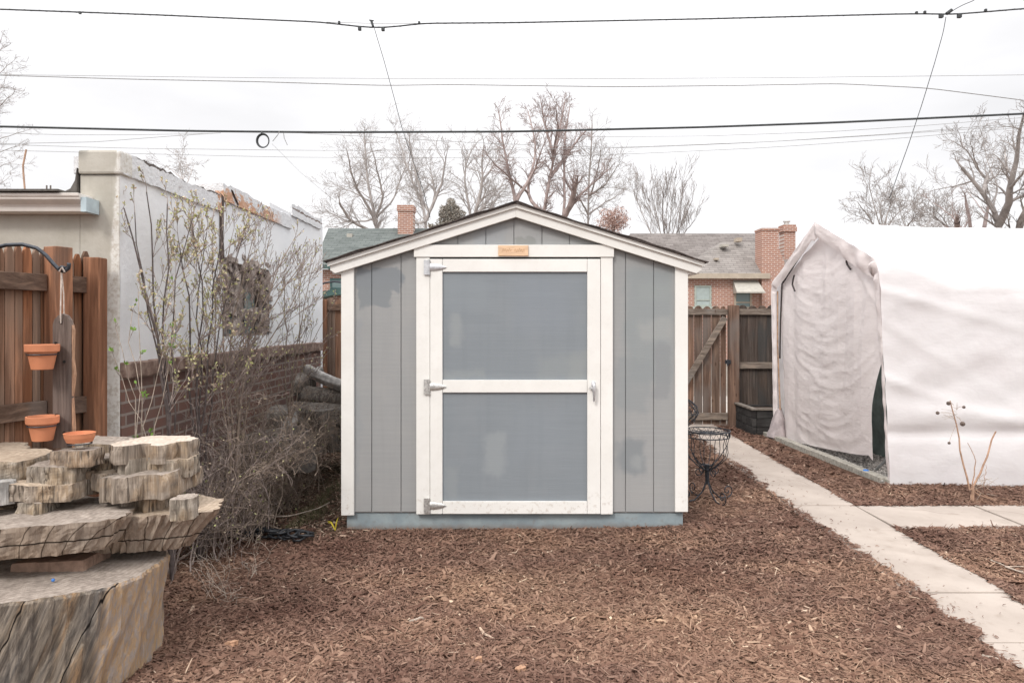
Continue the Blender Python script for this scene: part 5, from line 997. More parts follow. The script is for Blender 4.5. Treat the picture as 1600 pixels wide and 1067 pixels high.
traced_tree('pollarded_tree', 'cut back trunk with a reddish burl and a bare snag', 'tree', 23, [([(1520,600),(1519,358),(1516,340),(1512,328),(1508,318)], 5.2, 2.2), ([(1540,600),(1535,356),(1540,345),(1542,336)], 3.8, 3.0), ([(1540,340),(1530,322),(1512,300)], 1.2,.5), ([(1497,600),(1496,370),(1496,356),(1495,347)], 4.6, 4.2), ([(1494,350),(1488,338),(1460,318)], 1.2,.5)], M['bark_red'], 11, None, twig=.25, minr=.004)
traced_tree('bare_tree', 'bare tree entering at the left edge above the garage roof', 'tree', 15, [
    ([(-90,700),(-85,350),(-70,250),(-45,180),(-15,110),(2,62)], 10, .6), ([(-75,290),(-40,240),(-8,220),(15,212),(38,205)], 1.6, .35), ([(-65,230),(-35,190),(0,165),(15,152),(22,145)], 1.4,.35), ([(-55,200),(-30,150),(2,112),(18,98)], 1.4,.35), ([(-80,320),(-40,280),(-5,262),(22,252)],1.4,.35), ([(-80,330),(-30,305),(5,285),(15,275)],1.2,.35), ([(-80,300),(-40,262),(-5,238),(30,228)],1.4,.35), ([(-60,210),(-30,175),(-5,150),(8,125)],1.2,.35)], M['bark_washed'], 12, None, twig=1.1, minr=.0022, tw_len=.16)
traced_tree('bare_tree', 'thin bare treetop showing over the garage parapet', 'tree', 30, [([(290,560),(288,300),(285,270),(280,255)], 2, .5), ([(288,290),(298,272),(303,258)], 1.2,.4), ([(287,285),(272,268),(262,262)], 1,.4), ([(288,280),(292,262),(290,252)],1,.4)], M['bark_washed'], 13, None, twig=.8, tw_len=.2)
def leafball(name, label, cat, Y, px, py, rw, rh, n, size, mat, seed, px_trunk=None):
    rr = np.random.default_rng(seed); k = Y/F; c_ = np.array(P(px, py, Y)); root = (c_[0], Y, 0); t_ = thing(name, root, label, cat)
    d = rr.normal(size=(n,3)); d /= np.linalg.norm(d, axis=1, keepdims=True); r = rr.random(n)**.45; lump = 1 + .28*np.sin(d[:,0]*5+seed)*np.cos(d[:,2]*6+seed*2) + .12*np.sin(d[:,2]*13)
    c = c_ + d*(r*lump)[:,None]*np.array([rw*k, rw*k, rh*k]); a = rr.normal(size=(n,3)); a /= np.linalg.norm(a,axis=1,keepdims=True); b = np.cross(a, rr.normal(size=(n,3))); b /= np.linalg.norm(b,axis=1,keepdims=True)
    s_ = size*rr.uniform(.5,1.3,n)[:,None]; V = np.stack([c-a*s_, c+b*s_*.35, c+a*s_, c-b*s_*.35], 1).reshape(-1,3); np_mesh('crown', V, np.arange(n*4), 4, mat, t_)
    m = MB(); m.tube([(c_[0], Y, 0), (c_[0], Y, c_[2])], [.14,.07], 8); m.build('trunk', M['bark_dark'], t_)
leafball('evergreen_tree', 'round grey green evergreen crown between chimney and shed ridge', 'tree', 33, 704, 338, 20, 28, 6500, .055, M['evergreen'], 1)
leafball('dry_leaf_tree', 'tree keeping rusty brown leaves behind the right roof slope of the shed', 'tree', 32, 958, 346, 26, 24, 3000, .055, M['dryleaf'], 2)
leafball('evergreen_shrub', 'small brown tangle of foliage at the foot of the chimney tree', 'shrub', 31, 690, 362, 22, 14, 900, .10, M['evergreen'], 3)

# ------------------------------------------------------------------ shrubs along the garage wall
def shrub(name, label, stems, seed, mat, leafmat, leaf_n, kids=(4,3), L=.45, minr=.0016, up=.3, lv=2, leaf_size=.016, ang=.55, cat='shrub'):
    rr = random.Random(seed); tr = []; tw = []; tips = []; root = None
    for (poly, Y0, Y1, r0, r1) in stems:
        n_ = len(poly); pts = [P(a, b, Y0+(Y1-Y0)*i/(n_-1)) for i, (a, b) in enumerate(poly)]
        g0 = pts[0].copy(); g0.z = 0.0; 
        if root is None: root = g0.copy()
        g0 = g0.lerp(root, .75); pts = [g0] + pts; q = smooth_line(pts, 12, rr, .008); rad = [r0+(r1-r0)*i/11 for i in range(12)]; tr.append((q, rad))
        for j in range(kids[0]*2):
            i = rr.randint(5, 10); dd = (q[i+1]-q[i]).normalized(); a = ang*rr.uniform(.6,1.3); nd = (dd*math.cos(a)+rnd_perp(dd, rr)*math.sin(a)).normalized(); nd = (nd+Vector((.12,0,0))).normalized()
            branch(tw, q[i].copy(), nd, L*rr.uniform(.45,1.0), rad[i]*.6, 0, lv, rr, up, .22, kids[1:], ang, .5, minr, tips)
    for q, rad in tr:
        branch(tw, q[-1].copy(), (q[-1]-q[-2]).normalized(), L*.45, rad[-1], 0, lv, rr, up, .22, kids[1:], ang, .5, minr, tips)
    tw = [(p_, r_) for p_, r_ in tw if not any(q.x > -1.28 or q.x < WX+.015 for q in p_)]; tips = [(p, d) for p, d in tips if WX+.02 < p.x < -1.3]
    root.z = 0; t_ = thing(name, root, label, cat)
    tubes_np('stems', tr, 6, mat, t_); tubes_np('twigs', tw, 4, M['twig_mid'], t_)
    if leafmat and tips:
        r2 = np.random.default_rng(seed); idx = r2.choice(len(tips), min(leaf_n, len(tips)), replace=False); V = []
        for i in idx:
            p, d = tips[i]
            for q in range(r2.integers(2,5)):   # a small whorl of opening leaves
                a = np.array(d)*1.0 + r2.normal(0,.6,3); a /= np.linalg.norm(a); b = np.cross(a, r2.normal(size=3)); b /= np.linalg.norm(b)+1e-9; s_ = leaf_size*r2.uniform(.5,1.3); c = np.array(p)
                V += [c, c+a*s_*.5+b*s_*.28, c+a*s_, c+a*s_*.5-b*s_*.28]
        V = np.array(V); np_mesh('leaves', V, np.arange(len(V)), 4, leafmat, t_)
    return t_
S = lambda *p: list(p)
shrub('budding_shrub', 'tall forked shrub with opening buds in front of the white wall, nearest the cedar fence', [
    (S((268,660),(246,552),(232,470),(220,402),(200,350),(188,322)), 4.0, 3.95, .012, .0035), (S((268,660),(247,540),(236,470),(243,400),(236,340),(231,300)), 4.0, 4.1, .010, .003), (S((268,660),(250,520),(259,430),(275,370),(262,318)), 4.0, 4.15, .009, .003),
    (S((270,650),(245,560),(225,440),(214,380),(208,330)), 4.0, 4.0, .008, .0025), (S((275,660),(262,560),(270,450),(290,380),(300,340)), 4.05, 4.15, .007, .0025)], 21, M['twig_dark'], M['leaf'], 600, kids=(4,3,3), L=.30)
shrub('budding_shrub', 'shrub with several dark stems left of the wall crack', [
    (S((310,680),(292,552),(298,468),(289,420),(277,375)), 4.35, 4.3, .010, .003), (S((310,680),(307,540),(328,450),(304,408),(300,350)), 4.35, 4.4, .009, .003), (S((315,680),(328,555),(322,500),(340,420),(352,358)), 4.4, 4.5, .009, .003),
    (S((312,690),(318,560),(300,480),(318,420),(322,365)), 4.4, 4.45, .008, .0025), (S((318,690),(340,560),(352,470),(360,420),(380,370)), 4.45, 4.6, .008, .0025)], 22, M['twig_dark'], M['leaf'], 1200, kids=(4,4,3), L=.34)
shrub('budding_shrub', 'broad shrub of many leaning stems in front of the broken window', [
    (S((372,690),(367,552),(400,510),(430,432),(452,384)), 4.8, 5.3, .011, .003), (S((370,690),(385,540),(421,486),(448,450),(470,415)), 4.8, 5.3, .010, .003), (S((365,690),(355,560),(365,480),(385,420),(398,370)), 4.8, 4.9, .009, .0025), (S((360,690),(350,560),(345,480),(365,420),(358,370)), 4.7, 4.8, .009, .0025),
    (S((372,690),(380,560),(400,480),(410,420),(422,375)), 4.9, 5.1, .008, .0025), (S((375,690),(400,560),(440,500),(475,450),(485,420)), 5.0, 5.4, .008, .0025), (S((360,690),(335,560),(340,500),(330,440),(335,390)), 4.6, 4.7, .007, .0025)], 23, M['twig'], M['leaf'], 520, kids=(7,5,3), L=.42)
shrub('budding_shrub', 'narrow shrub at the far end of the white wall', [
    (S((450,640),(445,540),(445,495),(443,435)), 6.4, 6.5, .010, .003), (S((452,640),(460,537),(478,465),(490,414)), 6.4, 6.6, .010, .003), (S((452,640),(470,540),(465,480),(470,430)), 6.4, 6.5, .008, .003), (S((455,650),(480,550),(500,500),(512,490)),6.4,6.4,.006,.002)], 24, M['twig'], M['leaf'], 260, kids=(4,3,2), L=.42)
shrub('young_shrub', 'low light stemmed shoots with fresh green leaves beside the fence end', [
    (S((215,690),(205,600),(192,540),(182,512)), 3.75, 3.7, .004, .0016), (S((215,690),(215,600),(212,530),(207,490)), 3.75, 3.75, .004, .0016), (S((220,690),(225,600),(220,520),(213,460)), 3.8, 3.8, .004, .0016), (S((225,690),(235,620),(255,560),(268,520)), 3.8, 3.8, .004, .0016),
    (S((230,700),(222,640),(200,600),(178,560)), 3.8, 3.7, .004, .0016), (S((235,690),(262,600),(275,500),(272,450)), 3.85, 3.85, .004, .0015)], 25, M['twig_pale'], M['leaf_green'], 60, kids=(2,1), L=.10, lv=1, leaf_size=.022)
# dense grey brush tangle: arching canes fanning from a few crowns
def brush(name, label, crowns, n, seed, mat, lenr, cat='shrub', up=.0, kids=(5,3), minr=.0014, spreadx=1.0, bias=(0,0,0), r0=.0055, tipsleaf=None):
    rr = random.Random(seed); out_ = []; tips = []; root = Vector((crowns[0][0], crowns[0][1], 0))
    for i in range(n):
        cx, cy, cr = rr.choice(crowns); p = Vector((cx+rr.gauss(0,cr), cy+rr.gauss(0,cr), 0)); a = rr.uniform(0, 6.28); el = rr.uniform(.35, 1.35)
        d = Vector((math.cos(a)*math.cos(el)*spreadx+bias[0], math.sin(a)*math.cos(el)+bias[1], math.sin(el)+bias[2])).normalized()
        branch(out_, p, d, rr.uniform(*lenr), r0*rr.uniform(.6,1.3), 0, len(kids), rr, up-.10, .75, kids, .8, .48, minr, tips, 8, .2)
    keep = []
    for pts, rad in out_:
        if any(q.x < WX+.03 or (q.x > -1.24 and q.y > 4.95) or (q.x > -1.28) or (q.x > -1.62 and q.z < .42 and q.y > 4.3) or (cat == 'shrub' and q.y < 4.15 and q.z < .75 and q.x > -1.85) for q in pts): continue
        keep.append((pts, rad))
    t_ = thing(name, root, label, cat); tubes_np('canes', keep, 3, mat, t_)
    if tipsleaf:
        r2 = np.random.default_rng(seed); V = []
        for p, d in tips[::7]:
            if p.x < WX+.05 or p.x > -1.25 or (p.x > -1.65 and p.z < .5): continue
            c = np.array(p); a = r2.normal(size=3); a /= np.linalg.norm(a); b = np.cross(a, r2.normal(size=3)); b /= np.linalg.norm(b); s_ = r2.uniform(.004,.010); V += [c-a*s_, c+b*s_*.6, c+a*s_, c-b*s_*.6]
        V = np.array(V); np_mesh('leaves', V, np.arange(len(V)), 4, tipsleaf, t_)
brush('bramble_thicket', 'dense grey tangle of bare canes between the slab pile and the shed', [(-1.90, 4.75, .10), (-1.75, 5.0, .10), (-1.98, 5.3, .10), (-1.8, 5.5, .1)], 190, 31, M['twig'], (.45, 1.2), kids=(7,5), tipsleaf=M['leaf'])
brush('bramble_thicket', 'paler fine dead canes leaning right towards the shed corner', [(-1.95, 4.6, .12), (-1.75, 4.85, .08)], 34, 32, M['twig_mid'], (.4, 1.05), kids=(5,4), bias=(.5, .0, .0), tipsleaf=M['leaf'])
brush('bramble_thicket', 'thin upright brown canes against the old brick base behind the stacked slabs', [(-2.05, 4.1, .08), (-2.0, 4.4, .1), (-1.85, 4.3, .1)], 75, 33, M['twig_mid'], (.5, 1.0), kids=(4,2), up=.5, bias=(.05, .1, .7), tipsleaf=M['leaf'])
brush('bramble_thicket', 'dark bare canes further back in front of the far log pile', [(-1.95, 6.0, .12), (-1.85, 6.6, .12), (-1.7, 6.2, .1)], 34, 34, M['twig'], (.5, 1.2), kids=(5,3))
brush('dead_weed', 'pale dead weed stems at the foot of the stacked slabs', [(-1.52, 3.75, .05), (-1.5, 4.0, .06)], 16, 35, M['twig_pale'], (.15, .34), kids=(3,2), minr=.001, r0=.0022, cat='weed')

# logs behind
def log(label, a, b, r, seed, mats=('log','log_end')):
    a = Vector(a); b = Vector(b); rr = random.Random(seed); d = (b-a).normalized(); n = 16; K = 28; u = d.orthogonal().normalized(); w_ = d.cross(u); vs = []
    for i in range(n+1):
        t = i/n; c_ = a.lerp(b, t) + u*.02*math.sin(t*3+seed)
        for k in range(K): an = 2*math.pi*k/K; r_ = r*(1 + .06*math.sin(3*an+seed) + .05*math.sin(5*an+seed*2+t*2) + .05*mnoise.noise(Vector((math.cos(an)*3, math.sin(an)*3, t*3+seed)))) * (1-.08*t); vs.append(c_ + (u*math.cos(an)+w_*math.sin(an))*r_)
    m = MB(); m.add(vs, [(i*K+k, i*K+(k+1)%K, (i+1)*K+(k+1)%K, (i+1)*K+k) for i in range(n) for k in range(K)]); m.cm = 1; m.add([vs[k] for k in range(K)], [tuple(range(K-1,-1,-1))]); m.add([vs[n*K+k] for k in range(K)], [tuple(range(K))])
    o = m.build('log', [M[mats[0]], M[mats[1]]]); tag(o, label, 'log', 'logs piled between garage and shed')
log('large grey log lying lowest with a dark hollow underside', P(372, 725, 5.9), P(470, 700, 5.6), .21, 1)
log('upright short log in the shade next to the shed', P(508, 705, 6.6)+Vector((0,0,.0)), P(506, 640, 6.6), .115, 2)
log('bleached white log sticking out towards the shed at the top of the pile', P(480, 578, 7.4), P(545, 604, 6.9), .06, 3, ('log_pale','log_end'))
log('grey log below the bleached one', P(470, 615, 7.3), P(548, 628, 7.0), .11, 4)
log('long grey log under the two upper ones', P(430, 645, 7.2), P(545, 655, 6.9), .13, 5)
log('crooked grey log stacked against the brick base', P(408, 610, 6.9), P(480, 600, 7.4), .14, 6)
log('thick log deep in the shade by the shed foot', P(480, 690, 7.2), P(560, 685, 7.2), .14, 7)
log('greyish log half buried in the canes', P(385, 660, 6.3), P(455, 655, 6.6), .16, 8)
log('stubby bleached chunk on top of the log pile', P(488, 583, 7.5), P(502, 577, 7.6), .05, 9, ('log_pale','log_pale'))
log('short forked log with a pale sawn face in the middle of the pile', P(452, 652, 6.4), P(470, 668, 6.9), .085, 10, ('log','log_pale'))

# black hose, vines, yellow shoots
m = MB(); rr = random.Random(3); pts = []
for i in range(120):
    t = i/119; pts.append(Vector((-1.98 + .62*t + .06*math.sin(i*.9), 4.78 + .06*math.cos(i*.9)+.05*math.sin(t*5), .035+.02*math.sin(i*.5)+.015*rr.random())))
m.tube(pts, .0085, 6); o = m.build('garden_hose', M['hose'], smooth=True); tag(o, 'black drip hose coiled loosely at the foot of the bare canes', 'hose')
for lab, pp in (('long pale vine arching over the black hose', [(345,815),(400,808),(455,806),(475,800),(495,795),(515,785)]), ('pale dead vine curving down onto the mulch', [(380,797),(395,812),(410,830),(440,833),(455,825)])):
    m = MB(); q = []
    for (a, b) in pp: Y_ = CH*F/(b-HY)*.965; q.append(P(a, b, Y_))
    m.tube(smooth_line(q, 24), .0045, 6); o = m.build('dead_vine', M['twig_pale'], smooth=True); tag(o, lab, 'vine')
yw = []; rr = random.Random(4); b0_ = Vector((-1.235, 4.93, .02))
for i in range(7): 
    d = Vector((rr.uniform(-.06,.03), rr.uniform(-.03,.0), rr.uniform(.05,.10))); yw.append(([b0_, b0_+d*.6+Vector((0,0,.02)), b0_+d], [.003,.0028,.001]))
o = tubes_np('yellow_weed', yw, 5, M['yellow'], loc=tuple(b0_)); tag(o, 'bright yellow weed shoots at the left foot of the shed', 'weed')
# dead rose in front of tent
rs = thing('dead_rose_bush', P(1522, 795, 5.75).to_tuple()[:2] + (0,), 'dead rose cane with round seed heads in front of the tent', 'plant')
Yr = 5.78; L_ = []
for poly, r0, r1 in (([(1515,765),(1503,720),(1496,680),(1494,650),(1493,640),(1485,625)], .008, .004), ([(1518,765),(1523,735),(1525,710),(1518,700),(1511,692)], .005, .002), ([(1518,765),(1532,740),(1543,710),(1552,680),(1555,674)], .009, .006), ([(1520,770),(1515,780),(1508,790)], .005, .003), ([(1520,765),(1530,775),(1538,785)], .005, .003), ([(1524,765),(1545,777),(1570,785)], .004, .002), ([(1536,760),(1541,735),(1540,725)], .003,.0015), ([(1525,770),(1548,780),(1575,787)], .004,.002)):
    q = smooth_line([P(a, b, Yr) for a, b in poly], 8, random.Random(int(poly[0][0])), .004); L_.append((q, [r0+(r1-r0)*i/7 for i in range(8)]))
L_.append(([P(1520,760,Yr), Vector((P(1520,790,Yr).x, Yr, -.02))], [.012,.012])); tubes_np('cane', L_, 7, M['rose_stem'], rs)
tw = []; heads = MB()
for (px, py, r_, frm) in ((1482,630,5.0,(1490,633)), (1465,645,4.4,(1493,648)), (1506,636,3.8,(1494,640)), (1504,662,6.0,(1495,652)), (1483,692,3.6,(1494,664))):
    a = P(*frm, Yr); b = P(px, py, Yr-.03); tw.append((smooth_line([a, (a+b)/2+Vector((0,0,.02)), b], 6), [.0016]*6)); k = Yr/F*r_*.62; heads = MB(); heads.lathe(b, [(k*math.sin(t), -k*math.cos(t)) for t in np.linspace(0.05, math.pi-.05, 9)], 12); heads.build('seed_head', M['rosehip'], rs, smooth=True)
for i in range(14):
    rr = random.Random(i+40); a = P(1494+rr.uniform(-2,2), 650+rr.uniform(-12,10), Yr); tw.append(([a, a+Vector((rr.uniform(-.12,.04), rr.uniform(-.05,.05), rr.uniform(-.04,.06)))], [.0014,.001]))
for i in range(26):
    rr = random.Random(i+80); a = P(1528+rr.uniform(-4,14), 765+rr.uniform(-20,10), Yr); tw.append(([a, a+Vector((rr.uniform(-.08,.10), rr.uniform(-.08,.02), rr.uniform(-.05,.09)))], [.0018,.001]))
tubes_np('twigs', tw, 4, M['twig_pale'], rs)
# fallen twigs on the mulch and path
for lab, pp, r_ in (('pale forked twig lying on the mulch in the right triangle', [(1545,872),(1570,885),(1600,892)], .004), ('thin pale twig on the mulch near the cross path', [(1565,838),(1580,832),(1600,830)], .003), ('short brown stick lying at the near edge of the path', [(1535,1023),(1552,1028),(1566,1030)], .007), ('pale stick on the mulch in front of the shed', [(640,970),(655,965),(668,963)], .006)):
    q = []
    for (a, b) in pp: Y_ = CH*F/(b-HY)*.985; q.append(P(a, b, Y_)); q[-1].z = max(q[-1].z, .022)
    m = MB(); m.tube(smooth_line(q, 8, random.Random(3), .004), r_, 6)
    if 'forked' in lab: m.tube([q[1], q[1]+Vector((.05,-.16,0)), q[1]+Vector((.09,-.25,0))], r_*.7, 6); m.tube([q[1], q[1]+Vector((.15,-.02,.01)), q[1]+Vector((.25,.12,0))], r_*.7, 6)
    o = m.build('fallen_twig', M['twig_pale']); tag(o, lab, 'twig')
for i, (px, py, s_, lab) in enumerate(((362, 1010, .028, 'pale bark chunk on the mulch at the lower left'), (815, 1050, .035, 'flat tan bark chunk on the mulch at the bottom edge'), (745, 1035, .032, 'broad brown bark piece on the mulch left of the bottom centre'))):
    Y_ = CH*F/(py-HY); c_ = P(px, py, Y_); c_.z = .018
    blob('bark_chunk', [M['plank_edge'], M['plank_edge']], c_.x, c_.y, .004, .024, s_, s_*.6, 70+i, lobes=.15, nseg=30, nz=3, label=lab, cat='bark chunk', rot=i*1.1, rough=.003, tilt=(.15,-.2))

# ------------------------------------------------------------------ houses behind the alley
H = thing('brick_house', ((1130-800)*25.6/F, 25.6, 0), 'red brick bungalow with grey shingle roof and tall chimney seen over the gate', 'house')
YH = 25.6
def hx(px, Y=YH): return (px-800)*Y/F
def hz(py, Y=YH): return CH-(py-HY)*Y/F
m = MB(); m.box(hx(960), hx(1200), YH, YH+6, 0, hz(431)); m.build('wall', M['house_brick'], H)
m = MB(); e0, e1 = hx(1062), hx(1199); ze = hz(430); apx, apz, apy = hx(1140), hz(378, 27.4), 27.4
m.add([(e0, YH-.25, ze), (e1, YH-.25, ze), (hx(1196,27.4), apy, apz), (hx(1128,27.4), apy, apz), (e0-.1, 29.5, ze)], [(0,1,2,3), (0,3,4)]); m.build('roof', M['roof_light'], H, label='lighter hipped roof section over the windows')
m = MB(); m.add([(hx(930,27), 26.4, hz(428,26.4)), (hx(1205,26.4), 26.4, hz(428,26.4)), (hx(1200,29.5), 29.5, hz(365,29.5)), (hx(985,29.5), 29.5, hz(365,29.5)), (hx(985,29.5), 33, 2), (hx(1200,29.5), 33, 2)], [(0,1,2,3), (3,2,5,4)]); m.build('roof', M['roof_grey'], H, label='darker main roof behind')
m = MB(); m.box(e0, e1, YH-.30, YH-.20, hz(436), hz(428)); m.build('fascia', M['fascia'], H)
m = MB(); m.box(hx(1190.5, 25.4), hx(1217, 25.4), 25.4, 26.1, 0, hz(360, 25.4)); m.box(hx(1189.7, 25.4), hx(1217.8, 25.4), 25.37, 26.13, hz(360, 25.4)+.002, hz(356.5, 25.4)); m.prism([(hx(1217,25.4)+.002, 25.42, 0), (hx(1226,25.4), 25.42, 0), (hx(1226,25.4), 25.42, hz(409,25.4)), (hx(1217,25.4)+.002, 25.42, hz(388,25.4))], (0, .6, 0)); m.build('chimney', M['house_brick'], H)
m = MB(); q = 27.5; m.box(hx(1225,q), hx(1243,q), q, q+.5, 0, hz(362,q)); m.box(hx(1222.5,q), hx(1244.5,q), q-.06, q+.56, hz(362,q)+.002, hz(355,q)); m.box(hx(1224,q), hx(1243.5,q), q-.03, q+.53, hz(355,q)+.002, hz(351,q)); ch2 = m.build('chimney', M['house_brick'], H, label='second chimney further back with stepped cap')
m = MB(); m.lathe((hx(1233,q), q+.25, hz(351,q)), [(.10,0),(.10,.12),(.14,.13),(.14,.17),(0,.18)], 14); m.build('chimney_pot', M['metal'], ch2)
m = MB(); m.add([(hx(1215), YH+.2, hz(428)), (hx(1300), YH+.2, hz(428)), (hx(1290, 28), 28.6, hz(392,28.6)), (hx(1200,28.6), 28.6, hz(392,28.6))], [(0,1,2,3)]); m.build('roof', M['roof_grey'], H, label='roof piece right of the chimney')
m = MB(); m.box(hx(1200), hx(1300), YH+.3, YH+5, 0, hz(428)); m.build('wall', M['house_brick'], H, label='wall right of the chimney')
for (px, py, w_, h_) in ((1154, 375, 9, 6), (1132, 384, 11, 4), (1119, 405, 6, 3)):
    Y_ = 27.0 - (py-378)/50*1.4; m = MB(); c_ = P(px, py, Y_-.1); m.box(c_.x-w_*.0115, c_.x+w_*.0115, c_.y-.12, c_.y+.25, c_.z-h_*.012, c_.z+h_*.012); m.build('roof_vent', M['fascia'] if w_ < 11 else M['awning'], H)
def window(parent, a, b, c, d, Y, pane, frame, sill=True):
    m = MB(); x0, x1, z0, z1 = hx(a,Y), hx(b,Y), hz(d,Y), hz(c,Y); t = .06
    m.box(x0, x0+t, Y-.05, Y-.004, z0, z1); m.box(x1-t, x1, Y-.05, Y-.004, z0, z1); m.box(x0+t, x1-t, Y-.05, Y-.004, z1-t, z1); m.box(x0+t, x1-t, Y-.05, Y-.004, z0, z0+t); m.box(x0+t, x1-t, Y-.045, Y-.004, z0+(z1-z0)*.28, z0+(z1-z0)*.28+.045)
    if sill: m.box(x0-.08, x1+.08, Y-.1, Y-.004, z0-.08, z0-.003)
    w_ = m.build('window', frame, parent); m = MB(); m.box(x0+t, x1-t, Y-.02, Y-.012, z0+t, z1-t); m.build('pane', pane, w_); return w_
window(H, 1085, 1111, 446, 479, YH, M['blind'], M['winframe']); window(H, 1147, 1174, 452, 482, YH, M['glass'], M['fascia'])
m = MB(); m.add([(hx(1143), YH-.62, hz(457)), (hx(1186), YH-.62, hz(457)), (hx(1183), YH-.02, hz(438)), (hx(1145), YH-.02, hz(438)), (hx(1143), YH-.62, hz(459)), (hx(1186), YH-.62, hz(459))], [(0,1,2,3), (4,5,1,0)]); m.add([(hx(1143), YH-.62, hz(459)), (hx(1145), YH-.02, hz(438)), (hx(1145), YH-.02, hz(459))], [(0,1,2)]); m.add([(hx(1186), YH-.62, hz(459)), (hx(1183), YH-.02, hz(438)), (hx(1183), YH-.02, hz(459))], [(0,2,1)])
o = m.build('awning', M['awning'], H); sm_ = o.modifiers.new('s', 'SOLIDIFY'); sm_.thickness = .02
m = MB(); m.tube([(hx(1189), YH-.06, 0), (hx(1189), YH-.06, hz(434))], .04, 8); m.build('downpipe', M['fascia'], H)

H2 = thing('green_roofed_house', (hx(560, 24), 24, 0), 'brick house with green shingle roof and chimney seen left of the shed', 'house'); Y2 = 24
m = MB(); m.box(hx(497,Y2), hx(640,Y2), Y2, Y2+6, 0, hz(421,Y2)); m.build('wall', M['house_brick'], H2)
m = MB(); a0, a1 = hx(494,Y2), hx(700,Y2); m.add([(a0, Y2-.3, hz(415,Y2)), (a1, Y2-.3, hz(415,Y2)), (hx(700,27.5), 27.5, hz(357,27.5)), (hx(513,27.5), 27.5, hz(357,27.5)), (a0, 31, hz(415,Y2))], [(0,1,2,3), (0,3,4)]); m.build('roof', M['roof_green'], H2)
m = MB(); m.box(a0, a1, Y2-.33, Y2-.22, hz(421,Y2), hz(415.5,Y2)); m.build('fascia', M['green_trim'], H2)
m = MB(); q = 26.8; m.box(hx(621.5,q), hx(645.5,q), q, q+.55, 2, hz(330,q)); m.box(hx(620.5,q), hx(646.5,q), q-.04, q+.59, hz(330,q)+.002, hz(320.5,q)); m.build('chimney', M['house_brick'], H2)
m = MB(); c_ = P(547, 369, 26.6); m.box(c_.x-.1, c_.x+.1, c_.y-.12, c_.y+.3, c_.z-.09, c_.z+.08); m.build('roof_vent', M['awning'], H2)
window(H2, 516, 540, 435, 458, Y2, M['glass'], M['green_trim'])
m = MB(); c_ = [(495,458),(505,455),(520,452),(540,451)]; m.prism([P(a, b, Y2-.8) for a, b in c_] + [P(a, b+9, Y2-.8) for a, b in c_[::-1]], (0, .75, 0)); m.build('awning', M['green_trim'], H2)
m = MB(); m.tube([P(495,447,Y2-.9), P(508,442,Y2-.9), P(522,440,Y2-.9), P(540,442,Y2-.9)], .03, 6); m.build('awning_rail', M['iron'], H2)
# small left porch roof bit close to the garage end
# ------------------------------------------------------------------ overhead cables
def cable(name, label, pts, Y, r, mat, n=60, twist=0, cat='cable', group=None):
    rr = random.Random(len(label)); q = smooth_line([P(a, b, Y) for a, b in pts], n); m = MB(); m.tube(q, r, 6)
    if twist:
        T = [q[0]]; 
        m2 = []
        dense = resample(q, 420)
        for i, p in enumerate(dense): m2.append(p + Vector((0, math.cos(i*1.3)*r*.8, math.sin(i*1.3)*r*.8)))
        m.tube(m2, r*.5, 4)
    o = m.build(name, mat, smooth=True, loc=q[0]); tag(o, label, cat, group); return o
cable('overhead_cable', 'black twisted cable, highest in the sky, with two splices', [(-200,8),(0,15),(250,24),(500,35),(560,42),(590,44),(620,42),(660,37),(800,36),(1100,30),(1400,22.5),(1445,22),(1490,23),(1540,19),(1600,14),(1800,4)], 13, .013, M['cable'], 160, 1)
cable('overhead_cable', 'thin messenger strand just above the left splice', [(510,35),(540,36),(582,37),(640,37),(665,37)], 13, .005, M['cable_thin'])
cable('overhead_cable', 'grey cable bending down to the right in the upper sky', [(-200,112),(0,118),(200,124),(400,128),(600,134),(700,132.5),(960,136),(1150,134),(1310,131),(1450,138),(1600,157),(1800,190)], 14, .0085, M['cable_thin'], 120)
cable('overhead_cable', 'hairline cable just above the bending grey one', [(-200,110),(0,117),(400,122),(800,124),(1200,122),(1600,117.5),(1800,114)], 16, .005, M['cable_thin'])
cable('overhead_cable', 'thickest black cable across the lower sky carrying a coil', [(-200,194),(0,198),(300,205),(500,207),(800,206),(1100,199),(1300,192),(1600,178),(1800,168)], 11, .0165, M['cable'], 100)
for i, (lab, pts) in enumerate((('faint line rising to the thick cable over the garage', [(-200,235),(0,225),(150,222),(280,212),(345,208)]), ('faint line sagging under the thick cable towards the tallest tree', [(470,208),(650,218),(750,224),(960,231),(1200,222),(1400,209),(1600,192),(1800,176)]),
     ('lowest faint line passing behind the tree tops', [(-200,222),(0,226),(200,232),(500,235.5),(800,234),(1000,231),(1200,222),(1400,210),(1600,196),(1800,180)]), ('second lowest faint line dropping behind the shed ridge trees', [(-200,228),(0,235),(200,240),(450,246),(800,247),(960,242),(1200,231),(1400,217),(1600,199),(1800,182)]), ('faint line close under the thick cable on the right', [(900,214),(1100,213),(1300,206),(1450,196),(1600,184),(1800,170)]), ('faint line close under the thick cable on the left', [(-200,205),(0,208),(100,211),(200,211),(330,209)]))):
    cable('overhead_cable', lab, pts, 15+i*.5, .005, M['cable_thin'])
cable('service_drop', 'thin twisted drop wire falling from the left splice towards the trees', [(585,45),(590,62),(600,95),(615,150),(628,200),(645,250),(662,300),(672,340)], 13, .006, M['cable'], 60, 1)
cable('service_drop', 'thin drop wire falling from the right splice behind the tent roof', [(1478,27),(1474,50),(1460,100),(1440,165),(1420,225),(1402,275),(1390,310)], 13, .0065, M['cable'], 60)
cable('service_drop', 'short beaded wire rising out of the picture from the right splice', [(1480,24),(1492,15),(1505,8),(1520,2),(1560,-25)], 13, .007, M['cable'], 40)
cable('service_drop', 'hairline wire slanting down from the thick cable to the garage corner', [(425,225),(445,245),(470,270),(500,295),(530,320)], 12, .0032, M['cable_thin'])
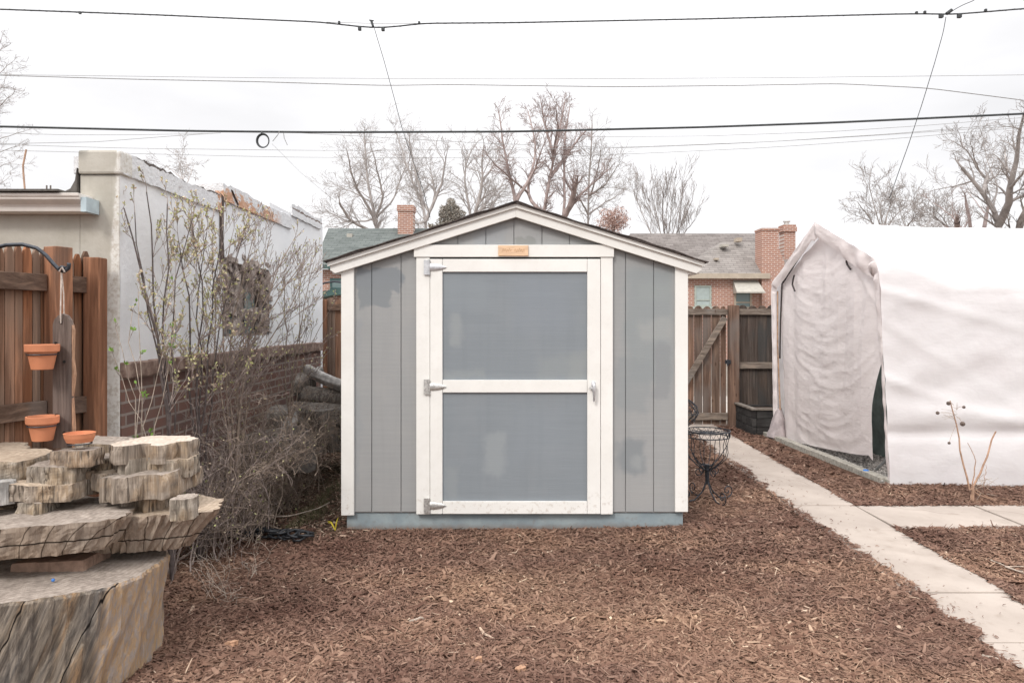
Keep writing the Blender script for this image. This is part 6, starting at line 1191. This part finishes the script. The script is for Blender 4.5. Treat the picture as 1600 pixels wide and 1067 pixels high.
def fitting(label, px, py, Y, parts):
    t_ = thing('cable_splice', P(px, py, Y), label, 'cable fitting'); m = MB()
    for (a, b, w_, h_) in parts: c_ = P(a, b, Y-.01); m.obox(c_, (1,0,0), (0,1,0), (0,0,1), w_*Y/F/2, .03, h_*Y/F/2)
    m.build('clamp', M['cable'], t_, bevel=.008); return t_
t_ = fitting('left cable splice with an upright pin and two hanging clamps', 590, 42, 13, [(562, 45.5, 5, 5.5), (598.5, 46, 5, 6)]); m = MB(); m.tube([P(580, 32.5, 12.98), P(583, 42, 12.98)], .022, 8); m.tube([P(577,32,12.98), P(584,33,12.98)], .012, 6); m.build('pin', M['cable'], t_)
t_ = fitting('right cable splice with two hanging clamps and a slanted sleeve', 1485, 23, 13, [(1470.5, 25.5, 6, 6), (1499, 25.5, 6, 6)]); m = MB(); m.tube([P(1479, 22, 12.98), P(1487, 16, 12.98)], .03, 8); m.build('sleeve', M['cable'], t_)
for (px, py, lab) in ((125, 20.5, 'small clip on the top cable near the left edge'), (1432, 20.5, 'left clip just before the right splice'), (1445, 19.5, 'second clip just before the right splice'), (1540, 16.5, 'clip just past the right splice'), (530, 35.5, 'clip just before the left splice'), (655, 36, 'clip just past the left splice')):
    m = MB(); c_ = P(px, py, 12.98); m.obox(c_, (1,0,0), (0,1,0), (0,0,1), .02, .02, .022); o = m.build('cable_clip', M['cable'], bevel=.004); tag(o, lab, 'clip')
m = MB(); c_ = P(410.5, 220, 10.97)
for k in range(3): m.tube([c_ + Vector((math.cos(a)*(.097-.006*k)*1.0 + math.sin(a)*.012, .012*k, math.sin(a)*(.108-.006*k) - math.cos(a)*.014)) for a in np.linspace(0, 2*math.pi, 40, endpoint=False)], .009, 6, True)
m.tube([P(409, 206, 10.97), P(409, 210, 10.97)], .012, 6); o = m.build('cable_coil', M['cable'], smooth=True); tag(o, 'small round coil of spare cable hanging from the thick cable', 'cable coil')
m = MB(); m.tube([P(437, 205, 10.98), P(434, 211, 10.98), P(426, 221, 10.98)], .006, 5); o = m.build('wire_tail', M['cable_thin']); tag(o, 'loose wire end slanting left below the thick cable', 'wire'); m = MB(); m.tube([P(443, 208, 10.98), P(444, 216, 10.98), P(449, 227, 10.98)], .006, 5); o = m.build('wire_tail', M['cable_thin']); tag(o, 'loose wire end slanting right below the thick cable', 'wire')
